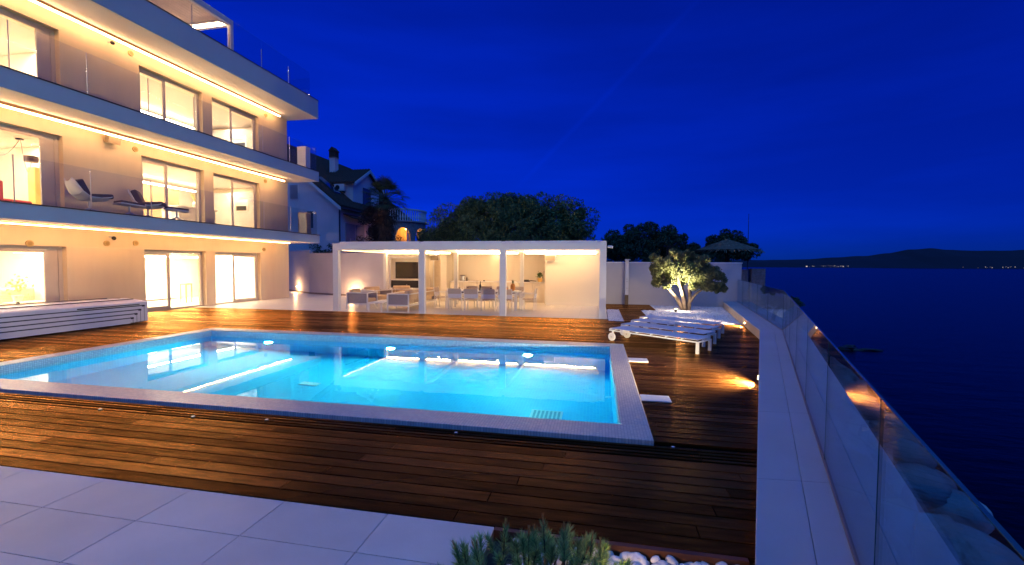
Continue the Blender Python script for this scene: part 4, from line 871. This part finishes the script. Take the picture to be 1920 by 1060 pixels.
big_tree('small_tree', 'small dark tree behind the thatched umbrella', (9.1,34,-.3), 2.5, 1.7, 1.6, 1.6, 60, .42, 260, .11, GRN2, .18)
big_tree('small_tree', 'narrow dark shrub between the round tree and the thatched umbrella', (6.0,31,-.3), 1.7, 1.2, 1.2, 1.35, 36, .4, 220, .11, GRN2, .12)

# olive tree
ol = thing('olive_tree', 'floodlit multi stemmed olive tree in the white gravel', 'tree', (3.2,17.3,0))
limbs = [[(3.12,17.3,0),(2.95,17.25,.35),(2.62,17.2,.75),(2.4,17.2,1.25),(2.25,17.15,1.6)],[(3.2,17.25,0),(3.12,17.15,.4),(2.98,17.1,.85),(2.85,17.1,1.4),(2.8,17.1,1.9)],[(3.22,17.35,0),(3.2,17.4,.45),(3.1,17.45,.9),(3.2,17.4,1.5)],
 [(3.32,17.3,0),(3.36,17.3,.45),(3.34,17.35,.8),(3.4,17.4,1.3),(3.35,17.4,1.9)],[(3.36,17.28,.3),(3.55,17.25,.6),(3.85,17.2,.85),(4.2,17.2,1.05)],[(3.34,17.3,.5),(3.5,17.35,.85),(3.7,17.35,1.2),(3.9,17.3,1.5)]]
tb = MB()
for i, lm in enumerate(limbs):
    r0 = .085 if i < 4 else .06; tb.tube(lm, [r0*(1-.7*k/(len(lm)-1)) for k in range(len(lm))], 9)
tb.build('trunk', BARK, ol, smooth=True)
cs, rs = [], []
for (x, y, z, r) in [(2.15,17.1,1.55,.3),(2.0,17.1,1.95,.16),(2.35,17.3,1.35,.33),(2.4,17.0,1.75,.3),(2.65,17.1,1.6,.36),(2.72,17.1,2.05,.2),(2.6,17.3,1.2,.28),(2.95,17.0,1.5,.4),(2.95,17.2,1.9,.28),(3.15,17.1,1.75,.32),(3.3,17.2,2.05,.2),(3.3,17.0,1.45,.38),(3.6,17.2,1.7,.34),(3.55,17.1,1.3,.32),(3.8,17.3,1.45,.34),(3.95,17.2,1.15,.3),(4.15,17.2,1.4,.28),(4.2,17.1,1.0,.24),(4.4,17.2,1.25,.22),(2.2,17.2,1.1,.22),(2.5,17.0,.98,.2),(3.9,17.1,.9,.24),(3.5,17.2,1.05,.26),(3.0,17.3,1.15,.26),(4.35,17.2,.85,.2),(3.75,17.0,1.85,.2),(3.15,17.4,2.0,.22)]:
    for k in range(10):
        a = Vector((random.gauss(0,1),random.gauss(0,1),random.gauss(0,1))).normalized()*r*random.uniform(.4,1); rr = r*random.uniform(.3,.62); cs.append((x+a.x,y+a.y*.9,z+a.z*.85)); rs.append((rr,rr,rr))
leaf_mesh('crown', clumps(cs, rs, 240, .3), .046, OLV, ol, elong=2.2)
t = thing('ground_spotlight', 'bright garden spotlight in the gravel under the olive tree', 'light', (2.75,16.55,0))
MB().tube([(2.75,16.55,-.02),(2.75,16.55,.09)], .05, 12).build('housing', BLACK, t); MB().tube([(2.75,16.55,.091),(2.75,16.55,.096)], .038, 12).build('lens', LENS, t)
lamp('tree_lamp', 'SPOT', (2.75,16.5,.13), 1150, (1,.88,.60), t, size=.04, aim=(2.95,17.15,1.5), spot_size=R(75), spot_blend=.8)
lamp('ground_spill', 'POINT', (2.9,16.6,.2), 25, (1,.8,.6), t, size=.05)

t = thing('ground_spotlight', 'small warm spotlight hidden in the pebbles of the planting bed', 'light', (.10,2.12,-.07))
MB().tube([(.10,2.12,-.09),(.10,2.12,-.02)], .025, 10).build('housing', BLACK, t); MB().tube([(.10,2.12,-.019),(.10,2.12,-.016)], .018, 10).build('lens', LENS, t)
lamp('bed_lamp', 'POINT', (.12,2.08,.10), 9, (1,.62,.25), t, size=.02)

# dwarf pine in the foreground bed
pn = thing('dwarf_pine', 'green dwarf mountain pine at the bottom edge of the frame', 'shrub', (-.3,2.05,-.07))
shoots = []
for k in range(105):
    a = random.uniform(0, 2*PI); q = random.random()**.6; x = -.24+.50*q*math.cos(a); y = 2.02+.36*q*math.sin(a)
    hz = .42*(1-q*q*.75)*random.uniform(.75,1.1); dr = Vector((math.cos(a)*q*.7+random.gauss(0,.15), math.sin(a)*q*.7+random.gauss(0,.3), 1)).normalized()
    shoots.append((Vector((x,y,-.03+hz*.62)), dr, random.uniform(.06,.12)))
for (x,y,h_) in ((-.24,2.12,.42),(-.32,2.1,.37),(-.15,2.15,.38),(-.47,2.2,.33),(0.02,2.12,.34)): shoots.append((Vector((x,y,h_-.22)), Vector((random.gauss(0,.08),random.gauss(0,.05),1)).normalized(), .15))
nd, ndn, st_, cd = [], [], MB(), MB()
V, F = [], []
for (p, dr, ln) in shoots:
    st_.tube([p-dr*.12, p+dr*ln], [.006,.003], 5)
    e1 = dr.orthogonal().normalized(); e2 = dr.cross(e1)
    for k in range(190):
        u = random.random(); a = random.uniform(0, 2*PI); o_ = p + dr*ln*u; out = (e1*math.cos(a)+e2*math.sin(a)); dd = (dr*random.uniform(.5,1.1) + out*random.uniform(.6,1.3)*(1.2-u*.8)).normalized(); l_ = random.uniform(.04,.068)*(1.1-.3*u)
        sd = dd.cross(Vector((random.gauss(0,1),random.gauss(0,1),random.gauss(0,1)))).normalized()*.0019
        n0 = len(V); V += [tuple(o_-sd), tuple(o_+sd), tuple(o_+dd*l_)]; F.append((n0,n0+1,n0+2))
mb = MB(); mb.v = V; mb.f = F; mb.build('needles', NEED, pn); st_.build('branches', DBARK, pn)
V, F = [], []
for k in range(16):
    p, dr, ln = shoots[-1-(k*7) % 60] if k > 4 else shoots[-1-k]; o0 = p+dr*ln
    for q in range(60):
        u = random.random(); a = random.uniform(0,2*PI); e1 = dr.orthogonal().normalized(); e2 = dr.cross(e1); o_ = o0+dr*.055*u; out = e1*math.cos(a)+e2*math.sin(a); dd = (dr+out*.7).normalized(); sd = dd.cross(dr).normalized()*.0015
        n0 = len(V); V += [tuple(o_-sd), tuple(o_+sd), tuple(o_+dd*.014)]; F.append((n0,n0+1,n0+2))
mb = MB(); mb.v = V; mb.f = F; mb.build('candles', NEEDY, pn)

# ------------------------------------------------------------------ neighbour's house
hs = thing('neighbour_house', 'older white house with steep dark tiled roof behind the garden wall', 'house', (-19,30,0))
gx, ge, ax, az = -16.6, 5.5, -22.5, 10.2
MB().ext([(gx,26,-.3),(gx,26,ge),(ax,26,az-.1),(2*ax-gx,26,ge),(2*ax-gx,26,-.3)], (0,11,0)).build('wall', HWALL, hs)
sl_ = (az-ge)/(gx-ax)
def rz_(x, o=0): return ge + (gx-x)*sl_ + o
rf = MB(); ox = gx+.35
for (xa, xb) in ((ox, ax), (2*ax-ox, ax)):
    za = rz_(ox); rf.ext([(xa,25.7,za+.0),(xb,25.7,az+.0),(xb,25.7,az+.16),(xa,25.7,za+.16)], (0,11.6,0))
rf = rf.build('roof', ROOFT, hs)
ti = MB()          # half-round tile courses running down the slope
for k in range(52):
    y = 25.75+k*.222; ti.tube([(ox+.02,y,rz_(ox)+.17),(ax,y,az+.17)], .06, 6)
tag(ti.build('roof_tiles', ROOFT, rf), kind='stuff')
MB().ext([(ox,25.62,rz_(ox)-.16),(ax,25.62,az-.16),(ax,25.62,az+.06),(ox,25.62,rz_(ox)+.06)], (0,.075,0)).build('barge_board', PWHITE, hs)
# dormer
dy0, dy1, dx, dz, dap = 28.3, 32.0, -16.95, 7.35, 8.45
dm = MB().ext([(dx,dy0,5.7),(dx,dy1,5.7),(dx,dy1,dz),(dx,(dy0+dy1)/2,dap),(dx,dy0,dz)], (-4.5,0,0)).build('dormer', HWALL, hs)
ym_ = (dy0+dy1)/2; dr_ = MB()
sd_ = (dap-dz)/(ym_-dy0)
for s2 in (-1, 1):
    yo = ym_+s2*(ym_-dy0+.3); zo = dz-.3*sd_; dr_.ext([(dx+.3,yo,zo+.04),(dx+.3,ym_,dap+.04),(dx+.3,ym_,dap+.18),(dx+.3,yo,zo+.18)], (-4.8,0,0))
dr_.build('dormer_roof', ROOFT, dm)
tm = MB()
for k in range(20):
    x = dx+.2-k*.22; tm.tube([(x,dy0-.28,dz-.3*sd_+.19),(x,ym_,dap+.19)], .055, 6)
tag(tm.build('dormer_tiles', ROOFT, dm), kind='stuff')
MB().ext([(dx+.305,dy0-.3,dz-.3*sd_-.1),(dx+.305,ym_,dap-.1),(dx+.305,ym_,dap+.12),(dx+.305,dy0-.3,dz-.3*sd_+.12)], (.05,0,0)).ext([(dx+.305,dy1+.3,dz-.3*sd_-.1),(dx+.305,ym_,dap-.1),(dx+.305,ym_,dap+.12),(dx+.305,dy1+.3,dz-.3*sd_+.12)], (.05,0,0)).build('barge_board', PWHITE, dm)
Bx('dormer_window', (dx+.002,29.6,6.0), (dx+.04,30.7,7.2), mat('dark_window', (.05,.07,.12), .15), dm)
ac = MB().box((-18.2,27.98,6.72),(-17.45,28.29,7.2)).build('air_conditioner', PWHITE, hs, bevel=.02); MB().tube([(-17.95,27.975,6.96),(-17.95,27.965,6.96)], .17, 18).build('fan_grille', BLACK, ac)
for x in (-18.1,-17.6): MB().box((x,28.0,6.64),(x+.05,28.29,6.715)).build('bracket', BLACK, ac)
ch = MB().box((-19.75,29.8,7.6),(-19.3,30.25,9.5)).build('chimney', HWALL, hs); MB().box((-19.8,29.75,9.5),(-19.25,30.3,9.56)).build('chimney_ledge', STONE, ch)
MB().box((-19.77,29.78,9.561),(-19.28,30.27,10.0)).build('chimney_louver', mat('clay_cap', (.06,.03,.02), .8, var=.4, vs=18), ch); MB().ext([(-19.82,29.73,10.001),(-19.22,29.73,10.001),(-19.52,29.73,10.32)], (0,.6,0)).build('chimney_cap', ROOFT, ch)
# skylight lying on the slope
xs0, xs1 = -17.45, -18.9
MB().ext([(xs0,26.85,rz_(xs0,.24)),(xs1,26.85,rz_(xs1,.24)),(xs1,26.85,rz_(xs1,.32)),(xs0,26.85,rz_(xs0,.32))], (0,.8,0)).build('skylight', mat('skylight_glass', (.01,.03,.08), .08, spec=1), hs)
MB().ext([(xs0+.06,26.8,rz_(xs0+.06,.2)),(xs1-.06,26.8,rz_(xs1-.06,.2)),(xs1-.06,26.8,rz_(xs1-.06,.3)),(xs0+.06,26.8,rz_(xs0+.06,.3))], (0,.05,0)).build('skylight_frame', DARKTRIM, hs)
xs0, xs1 = -19.3, -19.9
MB().tube([(-16.5,25.93,0),(-16.5,25.93,5.3)], .05, 8).build('downpipe', mat('pipe_dark', (.02,.03,.06), .4), hs)
MB().tube([(ox+.03,25.7,rz_(ox)-.02),(ox+.03,37,rz_(ox)-.02)], .07, 8).build('gutter', DARKTRIM, hs)
def shutter(a, b_, z0, z1, y, parent):
    w_ = MB().box((a,y-.05,z0),(b_,y-.002,z1)).build('shutter', PWHITE, parent)
    s_ = MB(); z = z0+.06
    while z < z1-.06: s_.obox(((a+b_)/2,y-.06,z), (b_-a-.1,.03,.04), 0, 0, .5); z += .07
    s_.build('slats', mat('slat_grey', (.38,.36,.38), .6), w_); return w_
shutter(-20.15,-19.5,5.9,6.9,26,hs)
gw = Bx('window', (-18.95,25.95,3.9), (-18.36,25.998,5.14), PWHITE, hs); Bx('pane', (-18.88,25.94,3.97), (-18.43,25.949,5.07), mat('house_pane', (.05,.08,.1), .1), gw)
MB().ext([(gx,26.5,4.9),(gx+.7,26.5,4.62),(gx+.7,26.5,4.7),(gx,26.5,4.98)], (0,3.3,0)).build('canopy', ROOFT, hs)
for y in (26.75,28.0): d_ = Bx('shuttered_door', (gx+.002,y,2.2), (gx+.05,y+1.1,4.35), mat('blue_shutter', (.22,.27,.33), .5), hs); Bx('handle', (gx+.051,y+.5,3.2), (gx+.07,y+.56,3.35), STEEL, d_)
# round arcade balcony
rb = thing('round_balcony', 'round stone balcony with white balusters over glowing arches', 'balcony', (-15.3,32,0))
cx, cyy, rr = -15.25, 32.2, 1.95
dw = MB(); na = 120
for k in range(na):
    a0 = -PI*.95+k*(PI*1.3)/na; a1 = a0+(PI*1.3)/na; am = (a0+a1)/2
    ph = ((am+PI*.95) % (PI/4))/(PI/4); u = (ph-.5)/.38; zb = (3.5+.88*math.sqrt(max(0,1-u*u))) if abs(u) < 1 else 0
    p = [(cx+q*math.cos(a), cyy+q*math.sin(a)) for q in (rr,rr-.35) for a in (a0,a1)]
    dw.ext([(p[0][0],p[0][1],zb),(p[1][0],p[1][1],zb),(p[3][0],p[3][1],zb),(p[2][0],p[2][1],zb)], (0,0,4.78-zb))
dw.build('arcade_wall', STONE, rb)
MB().tube([(cx,cyy,4.781),(cx,cyy,4.88)], rr+.12, 64).build('balcony_floor', mat('pale_stone', (.38,.35,.33), .8, var=.15), rb)
MB().tube([(cx,cyy,0.0),(cx,cyy,4.6)], .5, 12).build('core_wall', mat('ochre_plaster', (.62,.42,.2), .8), rb)
for k in range(44):
    a = -PI*.95+k*PI*1.3/44; x, y = cx+(rr)*math.cos(a), cyy+(rr)*math.sin(a)
    MB().tube([(x,y,4.881),(x,y,5.0),(x,y,5.15),(x,y,5.4),(x,y,5.66)], [.045,.035,.06,.03,.045], 7).build('baluster', RENDERW, rb)
rl_ = MB()
for k in range(60):
    a0 = -PI*.95+k*PI*1.3/60; a1 = a0+PI*1.3/60; p = [(cx+q*math.cos(a), cyy+q*math.sin(a), 5.661) for q in (rr+.1,rr-.1) for a in (a0,a1)]; rl_.ext([p[0],p[1],p[3],p[2]], (0,0,.1))
rl_.build('handrail', RENDERW, rb)
lamp('arcade_lamp', 'POINT', (cx+.9,cyy-.9,4.2), 55, (1,.42,.07), rb, size=.1); lamp('arcade_lamp', 'POINT', (cx-.9,cyy-.9,4.2), 45, (1,.42,.07), rb, size=.1); lamp('arcade_lamp', 'POINT', (cx+1.1,cyy+.4,4.1), 30, (1,.42,.07), rb, size=.1)
for (x, y) in ((cx+.9,cyy-.9),(cx+1.1,cyy+.4)): MB().ball((x,y,4.32), .07, 10, 6).build('lantern', LENS, rb)

# ------------------------------------------------------------------ palm, shrub, thatched umbrella, mast, stone pillars
pal = thing('fan_palm', 'dark fan palm with a shaggy skirt in front of the round balcony', 'palm tree', (-12.4,24.2,-.3))
px, py = -12.4, 24.2
MB().tube([(px,py,-.3),(px+.02,py,2.5),(px,py,5.4)], [.2,.2,.16], 10).build('trunk', DBARK, pal)
fv = MB(); dv = MB()
def frond(mb, base, a, el, ln, fan, droop, nb):
    d = Vector((math.cos(a)*math.cos(el), math.sin(a)*math.cos(el), math.sin(el))); tip = base+d*ln; side = Vector((-math.sin(a),math.cos(a),0)); up = d.cross(side)*-1
    mb.tube([base, tip], [.018,.01], 4, cap=False)
    for k in range(nb):
        t_ = -1.25+2.5*k/(nb-1); v = (d*math.cos(t_)+side*math.sin(t_)); l_ = fan*random.uniform(.8,1.05)*(1-.12*abs(t_)); q = (v.cross(up)).normalized()*.022
        m1 = tip+v*l_*.6; e_ = tip+v*l_+Vector((0,0,-droop*l_)); mb.quad(tip-q*.4, m1-q, e_, m1+q)
for k in range(46):
    a = k*2.399; el = R(80)-k/46*R(110); frond(fv, Vector((px,py,5.45)), a, el, random.uniform(.6,.95), random.uniform(.65,.85), .25, 17)
for k in range(110):
    a = k*2.399; z = 5.4-k/110*2.1; frond(dv, Vector((px,py,z)), a, R(-35)-random.random()*R(35), random.uniform(.4,.75)*(1.15-k/200), random.uniform(.4,.55), .5, 9)
fv.build('crown', PALMG, pal); dv.build('dead_frond_skirt', PALMD, pal)
t = thing('climbing_shrub', 'dark leafy shrub left of the palm trunk', 'shrub', (-13.3,24.8,0)); MB().tube([(-13.3,24.8,-.3),(-13.35,24.8,2),(-13.5,24.8,3.4)], [.08,.06,.03], 6).build('stem', DBARK, t)
cs = [(-13.35+random.gauss(0,.4),24.8+random.gauss(0,.3),random.uniform(2.7,5.2)) for k in range(60)]; leaf_mesh('foliage', clumps(cs, [(.34,.34,.3)]*60, 120, .2), .075, mat('bougainvillea', (.035,.024,.022), .7, isl=.5), t)
t = thing('hedge_shrub', 'small dark shrub peeking over the garden wall by the villa corner', 'shrub', (-16.6,24.3,0)); MB().tube([(-16.6,24.3,-.3),(-16.6,24.3,2.2)], .05, 6).build('stem', DBARK, t); cs = [(-16.6+random.gauss(0,.7),24.3,random.uniform(2.2,2.75)) for k in range(20)]; leaf_mesh('foliage', clumps(cs, [(.22,.22,.2)]*20, 50, .2), .07, GRN2, t)

um = thing('thatched_umbrella', 'wide thatched palm umbrella over the neighbouring terrace', 'umbrella', (7.45,28,0))
MB().tube([(7.45,28,-.3),(7.45,28,3.1)], .08, 8).build('pole', DBARK, um); MB().tube([(7.45,28,2.58),(7.45,28,2.9),(7.45,28,3.2)], [1.75,.95,.05], 28).build('canopy', THATCH, um)
tv = MB()
for k in range(1500):
    a = random.uniform(0,2*PI); q = random.random()**.6; r0 = q*1.6; z0 = 3.22-.36*(r0/1.0) if r0 < 1 else 2.86-.34*(r0-1)/.75; l_ = random.uniform(.25,.5)
    p = Vector((7.45+r0*math.cos(a),28+r0*math.sin(a),z0+.03)); e_ = p+Vector((math.cos(a)*l_, math.sin(a)*l_, -.4*l_-random.random()*.1)); s_ = Vector((-math.sin(a),math.cos(a),0))*.025; tv.quad(p-s_,p+s_,e_+s_*.5+Vector((0,0,.01)),e_-s_*.5)
tv.build('thatch_straws', THATCH, um)
t = thing('mast', 'thin tall mast rising beside the thatched umbrella', 'mast', (10.43,34,0)); MB().tube([(10.43,34,-.3),(10.43,34,5.3)], [.04,.015], 6).build('pole', DARKTRIM, t); MB().ball((10.43,34,5.32), .03, 6, 4).build('finial', DARKTRIM, t)
t = thing('timber_post', 'dark upright timber post seen over the olive tree', 'post', (4.16,28,0)); MB().box((4.05,27.9,-.3),(4.27,28.1,2.75)).build('shaft', DBARK, t); MB().obox((4.16,27.95,2.8), (.3,.2,.1)).build('cap', DBARK, t)
def stone_pillar(x, y, w_, z1, lb):
    t = thing('stone_pillar', lb, 'pillar', (x, y, 0), 'stone pillars beyond the glass'); z = -.3; k = 0
    while z < z1-.02:
        h_ = random.choice((.13,.16,.2)); h_ = min(h_, z1-z); xx = -w_/2
        while xx < w_/2-.01:
            b_ = min(random.uniform(.16,.34), w_/2-xx); q = random.uniform(0,.03)
            MB().box((x+xx+.008,y-w_*.4-q,z+.006),(x+xx+b_-.004,y+w_*.4,z+h_-.006)).build('stone', STONE, t, bevel=.012); xx += b_
        z += h_
    Bx('core', (x-w_/2+.02,y-w_*.37,-.3),(x+w_/2-.02,y+w_*.37,z1-.01), mat('mortar', (.2,.18,.17), .9), t)
    return t
stone_pillar(8.3,28,.55,1.45,'left rough stone pillar beyond the end of the white wall'); stone_pillar(9.1,28,.75,1.5,'right rough stone pillar standing over the sea')
t = thing('leaning_pine', 'small pine leaning out over the sea beyond the glass', 'tree', (7.3,20.6,-2)); MB().tube([(7.0,20.4,-2.2),(7.3,20.7,-1.2),(7.7,21.2,-.3),(8.2,21.6,.0),(8.6,21.8,-.1)], [.12,.1,.08,.05,.03], 7).build('trunk', DBARK, t)
cs = [(7.2+random.random()*1.5,21.2+random.gauss(0,.3),.15+random.gauss(0,.14)) for k in range(22)]; leaf_mesh('crown', clumps(cs, [(.2,.2,.12)]*22, 90, .2), .07, GRN2, t)
